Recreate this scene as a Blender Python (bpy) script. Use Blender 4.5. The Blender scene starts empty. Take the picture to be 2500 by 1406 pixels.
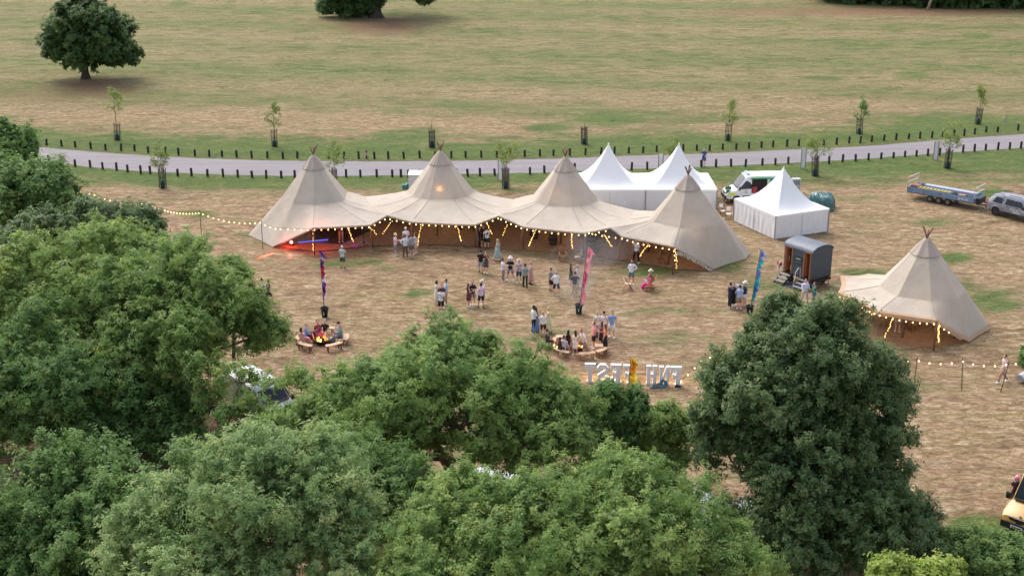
import bpy, bmesh, math, random
import numpy as np
from mathutils import Vector, Matrix
random.seed(7)
R = math.radians
sc = bpy.context.scene
COL = sc.collection
# ------------------------------------------------------------------ camera, sky, sun, exposure
F_PX, CAM_H = 3200.0, 30.5
PITCH = math.atan(1106.0 / F_PX)            # how far the lens looks down
cam_d = bpy.data.cameras.new('camera')
cam_d.sensor_width = 36.0
cam_d.lens = 36.0 * F_PX / 2500.0
cam_d.clip_start, cam_d.clip_end = 1.0, 3000.0
cam = bpy.data.objects.new('camera', cam_d); COL.objects.link(cam)
cam.location = (0, 0, CAM_H)
cam.rotation_euler = (math.pi / 2 - PITCH, 0, 0)
sc.camera = cam
SUN_EL, SUN_AZ = R(48), R(-30)              # soft evening light from beyond the tents
w = bpy.data.worlds.new('World'); sc.world = w; w.use_nodes = True
wn = w.node_tree
sky = wn.nodes.new('ShaderNodeTexSky'); sky.sky_type = 'NISHITA'; sky.sun_disc = False
sky.sun_elevation = SUN_EL; sky.sun_rotation = SUN_AZ
sky.air_density = 1.0; sky.dust_density = 4.0; sky.ozone_density = 1.5
hs_ = wn.nodes.new('ShaderNodeHueSaturation'); hs_.inputs['Saturation'].default_value = 0.55   # thin high cloud: a whiter sky
wn.links.new(sky.outputs[0], hs_.inputs['Color']); wn.links.new(hs_.outputs[0], wn.nodes['Background'].inputs[0])
wn.nodes['Background'].inputs[1].default_value = 0.15
sd = bpy.data.lights.new('sun', 'SUN'); sd.energy = 0.75; sd.angle = R(38); sd.color = (1.0, 0.93, 0.86)
sun = bpy.data.objects.new('sun', sd); COL.objects.link(sun)
dirv = Vector((math.sin(SUN_AZ) * math.cos(SUN_EL), math.cos(SUN_AZ) * math.cos(SUN_EL), math.sin(SUN_EL)))
sun.rotation_euler = dirv.to_track_quat('Z', 'Y').to_euler()
sc.view_settings.view_transform = 'Standard'; sc.view_settings.look = 'None'
sc.view_settings.exposure = 1.0; sc.view_settings.gamma = 1.0
sc.cycles.max_bounces = 6; sc.cycles.transparent_max_bounces = 8
sc.cycles.diffuse_bounces = 4; sc.cycles.glossy_bounces = 2; sc.cycles.transmission_bounces = 3
sc.cycles.volume_bounces = 0
sc.cycles.sample_clamp_indirect = 4.0
sc.cycles.caustics_reflective = sc.cycles.caustics_refractive = False

# ------------------------------------------------------------------ placing: a pixel of the photo on a height or a distance
SP, CP = math.sin(PITCH), math.cos(PITCH)
def at(px, py, z=0.0):
    u = (px - 1250) / F_PX; v = (py - 703) / F_PX
    t = (CAM_H - z) / (SP + v * CP)
    return Vector((t * u, t * (CP - v * SP), z))
def at_far(px, py, Y):
    u = (px - 1250) / F_PX; v = (py - 703) / F_PX
    t = Y / (CP - v * SP)
    return Vector((t * u, Y, CAM_H - t * (SP + v * CP)))
def mpp(Y, z=0.0):                          # metres per photo pixel near a point
    return math.hypot(Y, CAM_H - z) / F_PX

# ------------------------------------------------------------------ tagging
def tag(o, label=None, cat=None, group=None, kind=None):
    if label: o['label'] = label
    if cat: o['category'] = cat
    if group: o['group'] = group
    if kind: o['kind'] = kind
    return o
def empty(name, loc=(0, 0, 0), rz=0.0, label=None, cat=None, group=None):
    o = bpy.data.objects.new(name, None); COL.objects.link(o)
    o.location = loc; o.rotation_euler = (0, 0, rz); o.empty_display_size = 0.3
    return tag(o, label, cat, group)
def kids(o): return [c for c in bpy.data.objects if c.parent == o]
def copy_tree(o, loc=None, rz=None, label=None, group=None, parent=None, children=None):
    c = o.copy(); COL.objects.link(c); c.parent = parent
    if loc is not None: c.location = loc
    if rz is not None: c.rotation_euler = (0, 0, rz)
    if label: c['label'] = label
    if group: c['group'] = group
    for ch in (children if children is not None else kids(o)):
        d = ch.copy(); COL.objects.link(d); d.parent = c
    return c

# ------------------------------------------------------------------ materials
def s2l(c):
    c = c / 255.0
    return c / 12.92 if c <= 0.04045 else ((c + 0.055) / 1.055) ** 2.4
def rgb(r, g, b): return (s2l(r), s2l(g), s2l(b))
_m = {}
def mat(name, col, rough=0.75, var=0.12, scale=6.0, metal=0.0, bump=0.0, transl=0.0, emit=None, strength=0.0, spec=0.5, col2=None, stretch=None):
    """every surface gets noise-driven variation of its colour, so that nothing is perfectly flat"""
    if name in _m: return _m[name]
    m = bpy.data.materials.new(name); m.use_nodes = True
    nt = m.node_tree; N = nt.nodes; L = nt.links
    b = N['Principled BSDF']; out = N['Material Output']
    b.inputs['Roughness'].default_value = rough
    b.inputs['Metallic'].default_value = metal
    b.inputs['Specular IOR Level'].default_value = spec
    tc = N.new('ShaderNodeTexCoord'); src = tc.outputs['Object']
    if stretch:
        mp = N.new('ShaderNodeMapping'); mp.inputs['Scale'].default_value = stretch
        L.new(src, mp.inputs[0]); src = mp.outputs[0]
    nz = N.new('ShaderNodeTexNoise'); nz.inputs['Scale'].default_value = scale; nz.inputs['Detail'].default_value = 4.0
    L.new(src, nz.inputs['Vector'])
    mr = N.new('ShaderNodeMapRange'); mr.inputs[1].default_value = 0.3; mr.inputs[2].default_value = 0.7
    L.new(nz.outputs[0], mr.inputs[0])
    mx = N.new('ShaderNodeMix'); mx.data_type = 'RGBA'
    c2 = col2 if col2 else tuple(min(1.0, c * (1 + var)) for c in col)
    c1 = col if col2 else tuple(c * (1 - var) for c in col)
    mx.inputs[6].default_value = (*c1, 1); mx.inputs[7].default_value = (*c2, 1)
    L.new(mr.outputs[0], mx.inputs[0])
    L.new(mx.outputs[2], b.inputs['Base Color'])
    if bump:
        bp = N.new('ShaderNodeBump'); bp.inputs['Strength'].default_value = bump; bp.inputs['Distance'].default_value = 0.05
        L.new(nz.outputs[0], bp.inputs['Height']); L.new(bp.outputs[0], b.inputs['Normal'])
    if transl:
        t = N.new('ShaderNodeBsdfTranslucent'); L.new(mx.outputs[2], t.inputs[0])
        ms = N.new('ShaderNodeMixShader'); ms.inputs[0].default_value = transl
        L.new(b.outputs[0], ms.inputs[1]); L.new(t.outputs[0], ms.inputs[2]); L.new(ms.outputs[0], out.inputs[0])
    if emit:
        b.inputs['Emission Color'].default_value = (*emit, 1); b.inputs['Emission Strength'].default_value = strength
    _m[name] = m
    return m
def emis(name, col, strength, sample=False):
    m = mat(name, tuple(min(1, c) for c in col), 0.5, 0.02, emit=col, strength=strength)
    m.cycles.emission_sampling = 'AUTO' if sample else 'NONE'
    return m
def cmat(c, rough=0.85):                    # a cloth or paint from an sRGB triple
    return mat('paint_%d_%d_%d' % tuple(c), rgb(*c), rough, 0.10, 8.0)

# ------------------------------------------------------------------ mesh building
class MB:
    def __init__(s): s.v = []; s.f = []; s.mi = []; s.cur = 0
    def add(s, vs, fs):
        n = len(s.v); s.v += [tuple(v) for v in vs]
        for f in fs: s.f.append(tuple(i + n for i in f)); s.mi.append(s.cur)
        return s
    def box(s, c, d, rot=None):
        x, y, z = d[0] / 2, d[1] / 2, d[2] / 2
        vs = [Vector(p) for p in ((-x,-y,-z),(x,-y,-z),(x,y,-z),(-x,y,-z),(-x,-y,z),(x,-y,z),(x,y,z),(-x,y,z))]
        if rot is not None: vs = [rot @ v for v in vs]
        c = Vector(c)
        return s.add([v + c for v in vs], [(0,3,2,1),(4,5,6,7),(0,1,5,4),(1,2,6,5),(2,3,7,6),(3,0,4,7)])
    def bar(s, p, q, wd=0.04, ht=None):      # square bar between two points
        p, q = Vector(p), Vector(q); d = q - p
        rot = d.to_track_quat('Z', 'Y').to_matrix()
        return s.box((p + q) / 2, (wd, ht or wd, d.length), rot)
    def tube(s, pts, rad, n=6, X=(1, 0, 0), cap=True, closed=False):
        """rings along a path; rad is a list of r or (rx, ry), or one number"""
        pts = [Vector(p) for p in pts]; m = len(pts)
        if not isinstance(rad, (list, tuple)): rad = [rad] * m
        X = Vector(X); vs = []
        for i, p in enumerate(pts):
            a = pts[max(0, i - 1)]; b = pts[min(m - 1, i + 1)]
            if closed: a = pts[(i - 1) % m]; b = pts[(i + 1) % m]
            t = (b - a)
            t = t.normalized() if t.length > 1e-9 else Vector((0, 0, 1))
            u = X - t * t.dot(X)
            if u.length < 0.15: u = Vector((0, 1, 0)) - t * t.y
            if u.length < 0.15: u = Vector((0, 0, 1)) - t * t.z
            u.normalize(); v = t.cross(u)
            r = rad[i]; rx, ry = (r if isinstance(r, (list, tuple)) else (r, r))
            for k in range(n):
                an = 2 * math.pi * k / n
                vs.append(p + u * (rx * math.cos(an)) + v * (ry * math.sin(an)))
        fs = []
        for i in range(m if closed else m - 1):
            j = (i + 1) % m
            for k in range(n):
                l = (k + 1) % n
                fs.append((i * n + k, i * n + l, j * n + l, j * n + k))
        if cap and not closed:
            fs.append(tuple(reversed(range(n)))); fs.append(tuple((m - 1) * n + k for k in range(n)))
        return s.add(vs, fs)
    def lathe(s, c, prof, n=12, cap=True):
        c = Vector(c)
        vs = [c + Vector((r * math.cos(2 * math.pi * k / n), r * math.sin(2 * math.pi * k / n), z)) for r, z in prof for k in range(n)]
        m = len(prof); fs = [(i * n + k, i * n + (k + 1) % n, (i + 1) * n + (k + 1) % n, (i + 1) * n + k) for i in range(m - 1) for k in range(n)]
        if cap: fs.append(tuple(reversed(range(n)))); fs.append(tuple((m - 1) * n + k for k in range(n)))
        return s.add(vs, fs)
    def ball(s, c, r, n=8, m=6):
        c = Vector(c); r = (r, r, r) if not isinstance(r, (list, tuple)) else r
        vs = [c + Vector((0, 0, -r[2]))]
        for i in range(1, m):
            a = -math.pi / 2 + math.pi * i / m
            for k in range(n):
                b = 2 * math.pi * k / n
                vs.append(c + Vector((r[0] * math.cos(a) * math.cos(b), r[1] * math.cos(a) * math.sin(b), r[2] * math.sin(a))))
        vs.append(c + Vector((0, 0, r[2])))
        fs = [(0, 1 + (k + 1) % n, 1 + k) for k in range(n)]
        for i in range(m - 2):
            for k in range(n):
                a = 1 + i * n; b = a + n
                fs.append((a + k, a + (k + 1) % n, b + (k + 1) % n, b + k))
        t = len(vs) - 1; a = 1 + (m - 2) * n
        fs += [(a + k, a + (k + 1) % n, t) for k in range(n)]
        return s.add(vs, fs)
    def grid(s, rows):                       # rows of points -> quads
        n = len(rows[0]); vs = [p for r in rows for p in r]
        return s.add(vs, [(i * n + k, i * n + k + 1, (i + 1) * n + k + 1, (i + 1) * n + k) for i in range(len(rows) - 1) for k in range(n - 1)])
    def prism(s, poly, y0, y1):              # outline in XZ extruded along Y
        n = len(poly); vs = [(x, y0, z) for x, z in poly] + [(x, y1, z) for x, z in poly]
        fs = [tuple(range(n)), tuple(reversed(range(n, 2 * n)))] + [(k, k + n, (k + 1) % n + n, (k + 1) % n) for k in range(n)]
        return s.add(vs, fs)
    def poly(s, pts): return s.add(pts, [tuple(range(len(pts)))])
    def build(s, name, m, parent=None, smooth=False, loc=None, fix=True):
        me = bpy.data.meshes.new(name); me.from_pydata(s.v, [], s.f)
        ms = m if isinstance(m, (list, tuple)) else [m]
        for x in ms: me.materials.append(x)
        if len(ms) > 1: me.polygons.foreach_set('material_index', s.mi)
        if fix:
            bm = bmesh.new(); bm.from_mesh(me); bmesh.ops.recalc_face_normals(bm, faces=bm.faces); bm.to_mesh(me); bm.free()
        if smooth: me.polygons.foreach_set('use_smooth', [True] * len(me.polygons))
        me.update()
        o = bpy.data.objects.new(name, me); COL.objects.link(o)
        if parent: o.parent = parent
        if loc is not None: o.location = loc
        return o
def text_mesh(name, txt, size, m, parent, mw, depth=0.01, align='CENTER'):
    cu = bpy.data.curves.new(name, 'FONT'); cu.body = txt; cu.size = size; cu.extrude = depth; cu.align_x = align; cu.align_y = 'CENTER'
    to = bpy.data.objects.new('tmp', cu); COL.objects.link(to)
    dg = bpy.context.evaluated_depsgraph_get()
    me = bpy.data.meshes.new_from_object(to.evaluated_get(dg)); me.name = name
    bpy.data.objects.remove(to); bpy.data.curves.remove(cu)
    me.materials.clear(); me.materials.append(m); me.transform(mw)
    o = bpy.data.objects.new(name, me); COL.objects.link(o); o.parent = parent
    return o
def frame_mx(o, ex, ez):                     # local frame from a text's right and up directions
    ex = Vector(ex).normalized(); ez = Vector(ez).normalized(); n = ex.cross(ez)
    return Matrix(((ex.x, ez.x, n.x, o[0]), (ex.y, ez.y, n.y, o[1]), (ex.z, ez.z, n.z, o[2]), (0, 0, 0, 1)))
def rz_of(d): return math.atan2(d.y, d.x)
def marks(name, parent, o, ex, ws, h, m, gap=.03):   # a line of writing too small to read: short raised strokes
    ex = Vector(ex).normalized(); mb = MB(); tot = sum(ws) + gap * (len(ws) - 1); x = -tot / 2
    rot = Matrix.Rotation(math.atan2(ex.y, ex.x), 3, 'Z')
    for w_ in ws: mb.box(Vector(o) + ex * (x + w_ / 2), (w_, .008, h), rot); x += w_ + gap
    return mb.build(name, m, parent)
# ------------------------------------------------------------------ ground, road
road_top = [(-60,345),(40,354),(82,359),(249,372),(391,382),(533,388),(700,393),(850,394),(1000,394),(1200,392),(1400,386),(1500,381),(1700,376),(1900,367),(2140,356),(2236,346),(2332,339),(2500,327),(2700,312)]
road_bot = [(-60,372),(60,388),(117,395),(249,411),(427,423),(700,430),(850,430),(1000,427),(1124,425),(1274,423),(1400,418),(1536,412),(1704,408),(1900,399),(2020,393),(2140,386),(2260,376),(2380,368),(2500,361),(2700,348)]
def interp(pts, x):
    for (a, b), (c, d) in zip(pts, pts[1:]):
        if a <= x <= c: return b + (d - b) * (x - a) / (c - a)
    return pts[-1][1]
def ground_material():
    m = bpy.data.materials.new('dry_grass'); m.use_nodes = True
    nt = m.node_tree; N = nt.nodes; L = nt.links; b = N['Principled BSDF']
    b.inputs['Roughness'].default_value = 0.95; b.inputs['Specular IOR Level'].default_value = 0.1
    geo = N.new('ShaderNodeNewGeometry')
    def mapped(sx, sy):
        mp = N.new('ShaderNodeMapping'); mp.inputs['Scale'].default_value = (sx, sy, 1); L.new(geo.outputs['Position'], mp.inputs[0]); return mp.outputs[0]
    def noise(vec, scale, det=5, rough=0.6, dist=0.0):
        n = N.new('ShaderNodeTexNoise'); n.inputs['Scale'].default_value = scale; n.inputs['Detail'].default_value = det
        n.inputs['Roughness'].default_value = rough; n.inputs['Distortion'].default_value = dist; L.new(vec, n.inputs['Vector']); return n.outputs[0]
    def rng(v, a, bb, c=0.0, d=1.0):
        r = N.new('ShaderNodeMapRange'); r.inputs[1].default_value = a; r.inputs[2].default_value = bb; r.inputs[3].default_value = c; r.inputs[4].default_value = d
        L.new(v, r.inputs[0]); return r.outputs[0]
    def mix(f, a, bb):
        x = N.new('ShaderNodeMix'); x.data_type = 'RGBA'
        if isinstance(f, float): x.inputs[0].default_value = f
        else: L.new(f, x.inputs[0])
        for i, c in ((6, a), (7, bb)):
            if isinstance(c, tuple): x.inputs[i].default_value = (*c, 1)
            else: L.new(c, x.inputs[i])
        return x.outputs[2]
    def mth(op, a, bb=None):
        x = N.new('ShaderNodeMath'); x.operation = op
        for i, c in enumerate((a, bb)):
            if c is None: continue
            if isinstance(c, (int, float)): x.inputs[i].default_value = c
            else: L.new(c, x.inputs[i])
        return x.outputs[0]
    at_ = N.new('ShaderNodeAttribute'); at_.attribute_name = 'cover'
    sep = N.new('ShaderNodeSeparateColor'); L.new(at_.outputs['Color'], sep.inputs[0])
    green, far, bare = sep.outputs[0], sep.outputs[1], sep.outputs[2]
    wide = noise(mapped(0.5, 1.0), 0.10, 5, 0.65)
    mid = noise(mapped(0.45, 1.0), 0.55, 5, 0.65, 0.6)
    tuft = noise(mapped(0.55, 1.0), 1.7, 7, 0.84, 0.7)
    streak = noise(mapped(0.38, 1.0), 0.60, 6, 0.80, 0.7)
    fine = noise(mapped(0.6, 1.0), 11.0, 4, 0.7, 0.5)
    straw = mix(rng(mid, 0.35, 0.66), STRAW_A, STRAW_B)
    straw = mix(rng(wide, 0.38, 0.62, 0.0, 0.75), straw, STRAW_C)
    straw = mix(rng(tuft, 0.50, 0.60, 0.0, 0.85), straw, STRAW_L)
    straw = mix(rng(tuft, 0.47, 0.36, 0.0, 0.7), straw, STRAW_D)
    straw = mix(rng(streak, 0.47, 0.38, 0.0, 0.45), straw, STRAW_D)
    grass = mix(rng(mid, 0.35, 0.65), GRASS_A, GRASS_B)
    grass = mix(rng(tuft, 0.55, 0.72, 0.0, 0.5), grass, GRASS_L)
    grass = mix(rng(tuft, 0.47, 0.34, 0.0, 0.8), grass, GRASS_D)
    # how green: painted map of green grass and of tent shade + ragged edges
    g = mth('ADD', green, mth('MULTIPLY', mth('SUBTRACT', mid, 0.5), 0.9))
    g = mth('ADD', g, mth('MULTIPLY', mth('SUBTRACT', tuft, 0.5), 0.9))
    g = mth('ADD', g, mth('MULTIPLY', mth('SUBTRACT', streak, 0.5), 1.3))
    g = mth('ADD', g, mth('MULTIPLY', mth('SUBTRACT', wide, 0.5), 1.0))
    gm = rng(g, 0.28, 0.72)
    col = mix(gm, straw, grass)
    col = mix(mth('MULTIPLY', far, 0.6), col, mix(rng(streak, 0.44, 0.56), FAR_A, FAR_B))
    col = mix(mth('MULTIPLY', bare, rng(mid, 0.3, 0.6, 0.5, 0.9)), col, BARE)
    # scattered clods and thatch
    clod = rng(noise(mapped(0.5, 1.0), 1.5, 4, 0.75, 1.5), 0.62, 0.70, 0.0, 0.55)
    col = mix(clod, col, STRAW_D)
    grain = noise(mapped(0.5, 1.0), 3.6, 3, 0.75, 0.4)
    gr2 = mth('MULTIPLY', rng(grain, 0.30, 0.66, 0.66, 1.14), rng(fine, 0.25, 0.75, 0.80, 1.20))
    fl = gr2
    hs = N.new('ShaderNodeVectorMath'); hs.operation = 'SCALE'; L.new(col, hs.inputs[0]); L.new(fl, hs.inputs['Scale'])
    L.new(hs.outputs[0], b.inputs['Base Color'])
    h = mth('ADD', mth('MULTIPLY', tuft, 0.8), mth('MULTIPLY', grain, 0.6))
    bp = N.new('ShaderNodeBump'); bp.inputs['Strength'].default_value = 0.8; bp.inputs['Distance'].default_value = 0.4
    L.new(h, bp.inputs['Height']); L.new(bp.outputs[0], b.inputs['Normal'])
    return m
STRAW_A, STRAW_B, STRAW_C = rgb(158,131,102), rgb(154,134,96), rgb(162,132,108)
STRAW_L, STRAW_D = rgb(198,178,148), rgb(90,78,54)
GRASS_A, GRASS_B, GRASS_L, GRASS_D = rgb(108,120,68), rgb(88,108,60), rgb(140,146,90), rgb(56,74,42)
FAR_A, FAR_B, BARE = rgb(88,106,56), rgb(150,138,100), rgb(144,108,90)

def smooth01(x): x = np.clip(x, 0, 1); return x * x * (3 - 2 * x)
def build_ground():
    xs = np.concatenate([np.linspace(-1400, -130, 40), np.arange(-128, 129, 1.0), np.linspace(130, 1400, 40)])
    ys = np.concatenate([np.linspace(-300, 38, 20), np.arange(40, 300, 1.0), np.linspace(305, 1800, 60)])
    X, Y = np.meshgrid(xs, ys); Xf, Yf = X.ravel(), Y.ravel()
    # back to photo coordinates, to lay the mown, green and painted tent-shade areas where they are
    d = Yf * CP + CAM_H * SP; up = Yf * SP - CAM_H * CP
    ok = d > 5
    px = np.where(ok, 1250 + F_PX * Xf / np.where(ok, d, 1), -9999); py = np.where(ok, 703 - F_PX * up / np.where(ok, d, 1), 9999)
    xt = np.array([p[0] for p in road_top]); yt = np.interp(px, xt, [p[1] for p in road_top])
    yb = np.interp(px, [p[0] for p in road_bot], [p[1] for p in road_bot])
    above = yt - py; below = py - yb
    g = np.zeros_like(Xf)
    g = np.where(above > 0, 0.80 * smooth01(1 - above / 75.0) + 0.34, g)
    g = np.where(above > 75, 0.46 + 0.17 * np.sin(Yf * 0.30 + Xf * 0.035 + 1.5 * np.sin(Xf * .02)) + 0.10 * np.sin(Yf * 0.11 - Xf * .02), g)
    near = 0.20 + 0.75 * smooth01(1 - below / (66.0 + 60 * np.clip((px - 1500) / 1000, 0, 1))) 
    near = near + 0.10 * np.sin(Yf * 1.05 + 3.0 * np.sin(Xf * 0.045)) * smooth01(below / 60)
    g = np.where(below > 0, near, g)
    g = np.where((below <= 0) & (above <= 0), 0.9, g)
    pat = [(1020,716,38,15,.9),(1590,655,110,24,.65),(1440,612,70,14,.5),(850,630,120,25,.45),(700,560,60,14,.5),(598,575,30,12,.6),(480,520,70,10,.6),  # broad patches before the tipis: green turf plus the tents' soft shade, painted in
           (1780,645,70,22,.8),(2330,630,52,18,.85),(2420,740,90,32,.65),(2340,690,80,20,.5),(2110,665,70,12,.85),(2100,540,80,22,.35),(2420,470,60,12,.8),(2290,545,90,14,.55),
           (2330,470,160,25,.3),(1880,700,60,16,.5),(1960,765,70,18,.6),(1840,690,90,30,.35),(1700,880,90,20,.3),(2400,1290,110,45,.9),
           (2180,70,28,6,1),(2385,88,38,9,1),(2225,185,50,11,1),(2230,170,40,7,.8),(2400,165,45,8,.9),(2460,128,40,6,.9),(1915,57,22,6,1),(2040,142,22,5,.9),(2010,190,60,8,.7),
           (440,8,30,6,1),(1180,75,40,9,.8),(850,70,60,16,.7),(210,90,90,20,.5),(1500,290,120,22,.6),(1340,310,80,16,.7),(1000,330,120,24,.6),(300,330,60,16,.6),(60,90,60,30,.4),(560,4,20,4,1),
           (1000,130,250,18,.35),(700,240,260,20,.35),(1900,130,300,18,.25),(1400,200,300,16,.25),(2300,300,300,30,.5)]
    for (cx, cy, rx, ry, s) in pat:
        g = np.maximum(g, s * smooth01(1.25 - np.hypot((px - cx) / rx, (py - cy) / ry) * 0.9) + g * 0.4)
    far = smooth01((340 - py) / 180.0) * ok
    bare = np.zeros_like(g)
    for (cx, cy, rx, ry, s) in [(235,215,110,26,.85),(930,66,120,24,.9),(2200,28,420,14,.9),(110,230,140,22,.45),(640,1040,90,50,.8),(1600,900,60,20,.3),(785,850,90,30,.35),(1415,870,110,34,.35),(1180,660,260,40,.2),(1560,720,60,20,.25),(2300,880,240,30,.25),(1900,30,200,12,.6)]:
        bare = np.maximum(bare, s * smooth01(1.3 - np.hypot((px - cx) / rx, (py - cy) / ry)))
    # churned earth along both edges of the road
    bare = np.maximum(bare, 0.35 * np.exp(-((above - 2.5) / 3.0) ** 2))
    # soft swells and hummocks
    rs = np.random.RandomState(3)
    Z = np.zeros_like(Xf)
    for k in range(26):
        a = rs.uniform(0, 6.28); wl = rs.uniform(2.5, 14); Z += 0.006 * wl ** 0.5 * np.sin((Xf * math.cos(a) * 0.6 + Yf * math.sin(a)) * 6.28 / wl + rs.uniform(0, 6))
    inr = (np.abs(Xf) < 127) & (Yf > 41) & (Yf < 298)
    keep = np.minimum(np.clip(np.minimum(np.abs(above), np.abs(below)) / 10, 0, 1), np.where((below <= 0) & (above <= 0), 0, 1))
    Z = np.where(inr, Z * keep * np.where(py > 430, .25, .8), 0) - 0.012
    nx, ny = len(xs), len(ys)
    me = bpy.data.meshes.new('ground')
    co = np.stack([Xf, Yf, Z], 1).astype(np.float32)
    idx = (np.arange(ny - 1)[:, None] * nx + np.arange(nx - 1)[None, :]).ravel()
    q = np.stack([idx, idx + 1, idx + nx + 1, idx + nx], 1)
    fill_mesh(me, co, q)
    ca = me.color_attributes.new('cover', 'FLOAT_COLOR', 'POINT')
    ca.data.foreach_set('color', np.stack([g, far, bare, np.ones_like(g)], 1).astype(np.float32).ravel())
    me.materials.append(ground_material())
    me.polygons.foreach_set('use_smooth', np.ones(len(q), dtype=bool))
    o = bpy.data.objects.new('ground', me); COL.objects.link(o)
    tag(o, 'dry mown parkland grass with green patches', None, None, 'structure')
def fill_mesh(me, co, q):
    n, k = len(co), q.shape[1]
    me.vertices.add(n); me.vertices.foreach_set('co', co.ravel())
    me.loops.add(q.size); me.loops.foreach_set('vertex_index', q.ravel().astype(np.int32))
    me.polygons.add(len(q)); me.polygons.foreach_set('loop_start', (np.arange(len(q)) * k).astype(np.int32))
    me.update(calc_edges=True)
build_ground()
def build_road():
    a = [at(x, y, 0.02) for x, y in road_top]; b = [at(x, y, 0.02) for x, y in road_bot]
    def resample(P, n):
        # smooth by Catmull-Rom over x
        xs = np.array([p.x for p in P]); ys = np.array([p.y for p in P]); t = np.linspace(0, 1, n)
        s = np.concatenate([[0], np.cumsum(np.hypot(np.diff(xs), np.diff(ys)))]); s /= s[-1]
        X = np.interp(t, s, xs); Y = np.interp(t, s, ys)
        for _ in range(30): Y[1:-1] = (Y[:-2] + 2 * Y[1:-1] + Y[2:]) / 4; X[1:-1] = (X[:-2] + 2 * X[1:-1] + X[2:]) / 4
        return [Vector((x, y, 0.02)) for x, y in zip(X, Y)]
    A, B = resample(a, 160), resample(b, 160)
    rnd = random.Random(2)
    rows = []
    for i, (p, q) in enumerate(zip(A, B)):
        e = (q - p).normalized(); p = p + e * rnd.uniform(-.10, .10); q = q + e * rnd.uniform(-.10, .10)
        rows.append([p.lerp(q, t) + Vector((0, 0, 0.03 * math.sin(math.pi * t) - .024)) for t in (0, .1, .3, .5, .7, .9, 1)])
    m = bpy.data.materials.new('worn_tarmac'); m.use_nodes = True
    nt = m.node_tree; N = nt.nodes; L = nt.links; bs = N['Principled BSDF']; bs.inputs['Roughness'].default_value = 0.9
    g = N.new('ShaderNodeNewGeometry')
    mp = N.new('ShaderNodeMapping'); mp.inputs['Scale'].default_value = (0.12, 1, 1); L.new(g.outputs['Position'], mp.inputs[0])
    n1 = N.new('ShaderNodeTexNoise'); n1.inputs['Scale'].default_value = 0.8; n1.inputs['Detail'].default_value = 6; n1.inputs['Roughness'].default_value = 0.7; L.new(mp.outputs[0], n1.inputs[0])
    n2 = N.new('ShaderNodeTexNoise'); n2.inputs['Scale'].default_value = 0.35; n2.inputs['Detail'].default_value = 8; n2.inputs['Distortion'].default_value = 1.5; L.new(g.outputs['Position'], n2.inputs[0])
    r1 = N.new('ShaderNodeValToRGB'); r1.color_ramp.elements[0].position = .3; r1.color_ramp.elements[1].position = .7
    r1.color_ramp.elements[0].color = (*rgb(118,112,116), 1); r1.color_ramp.elements[1].color = (*rgb(136,129,133), 1); L.new(n1.outputs[0], r1.inputs[0])
    r2 = N.new('ShaderNodeMapRange'); r2.inputs[1].default_value = .66; r2.inputs[2].default_value = .72; r2.inputs[4].default_value = .45; L.new(n2.outputs[0], r2.inputs[0])
    mx = N.new('ShaderNodeMix'); mx.data_type = 'RGBA'; L.new(r2.outputs[0], mx.inputs[0]); L.new(r1.outputs[0], mx.inputs[6]); mx.inputs[7].default_value = (*rgb(96,88,92), 1)
    L.new(mx.outputs[2], bs.inputs['Base Color'])
    MBr = MB().grid(rows); o = MBr.build('road', m, smooth=True)
    tag(o, 'pale worn tarmac road curving across the park', None, None, 'structure')
build_road()
# ------------------------------------------------------------------ trees
def leaf_material(name, dark, light, tip, gloss=0.18):
    dark, light, tip = [tuple((c * .90 + .10 * sum(col) / 3) * k for c in col) for col, k in ((dark, 1.16), (light, 1.04), (tip, 1.0))]
    m = bpy.data.materials.new(name); m.use_nodes = True
    nt = m.node_tree; N = nt.nodes; L = nt.links; b = N['Principled BSDF']; out = N['Material Output']
    b.inputs['Roughness'].default_value = 0.5; b.inputs['Specular IOR Level'].default_value = gloss
    a = N.new('ShaderNodeAttribute'); a.attribute_name = 'tint'
    s = N.new('ShaderNodeSeparateColor'); L.new(a.outputs['Color'], s.inputs[0])
    m1 = N.new('ShaderNodeMix'); m1.data_type = 'RGBA'; L.new(s.outputs[0], m1.inputs[0]); m1.inputs[6].default_value = (*dark, 1); m1.inputs[7].default_value = (*light, 1)
    m2 = N.new('ShaderNodeMix'); m2.data_type = 'RGBA'; L.new(s.outputs[1], m2.inputs[0]); L.new(m1.outputs[2], m2.inputs[6]); m2.inputs[7].default_value = (*tip, 1)
    L.new(m2.outputs[2], b.inputs['Base Color'])
    t = N.new('ShaderNodeBsdfTranslucent'); L.new(m2.outputs[2], t.inputs[0])
    ms = N.new('ShaderNodeMixShader'); ms.inputs[0].default_value = 0.5
    L.new(b.outputs[0], ms.inputs[1]); L.new(t.outputs[0], ms.inputs[2]); L.new(ms.outputs[0], out.inputs[0])
    return m
LM = {
 'ash':   leaf_material('ash_leaves', rgb(92,128,68), rgb(148,176,92), rgb(196,210,116)),
 'grey':  leaf_material('pale_ash_leaves', rgb(98,134,80), rgb(156,182,110), rgb(206,216,142)),
 'deep':  leaf_material('deep_green_leaves', rgb(82,120,66), rgb(128,162,86), rgb(172,192,106)),
 'oak':   leaf_material('oak_leaves', rgb(76,106,64), rgb(116,144,84), rgb(164,178,114), 0.3),
 'lawn':  leaf_material('dark_oak_leaves', rgb(70,102,60), rgb(104,134,74), rgb(134,152,86)),
 'lime':  leaf_material('lime_leaves', rgb(110,140,50), rgb(160,182,70), rgb(196,206,110)),
 'young': leaf_material('sapling_leaves', rgb(112,132,62), rgb(150,164,84), rgb(180,190,106)),
}
BARK = mat('bark', rgb(96,84,70), 0.95, 0.3, 3.0, bump=0.6, stretch=(1, 1, 0.25))
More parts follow.
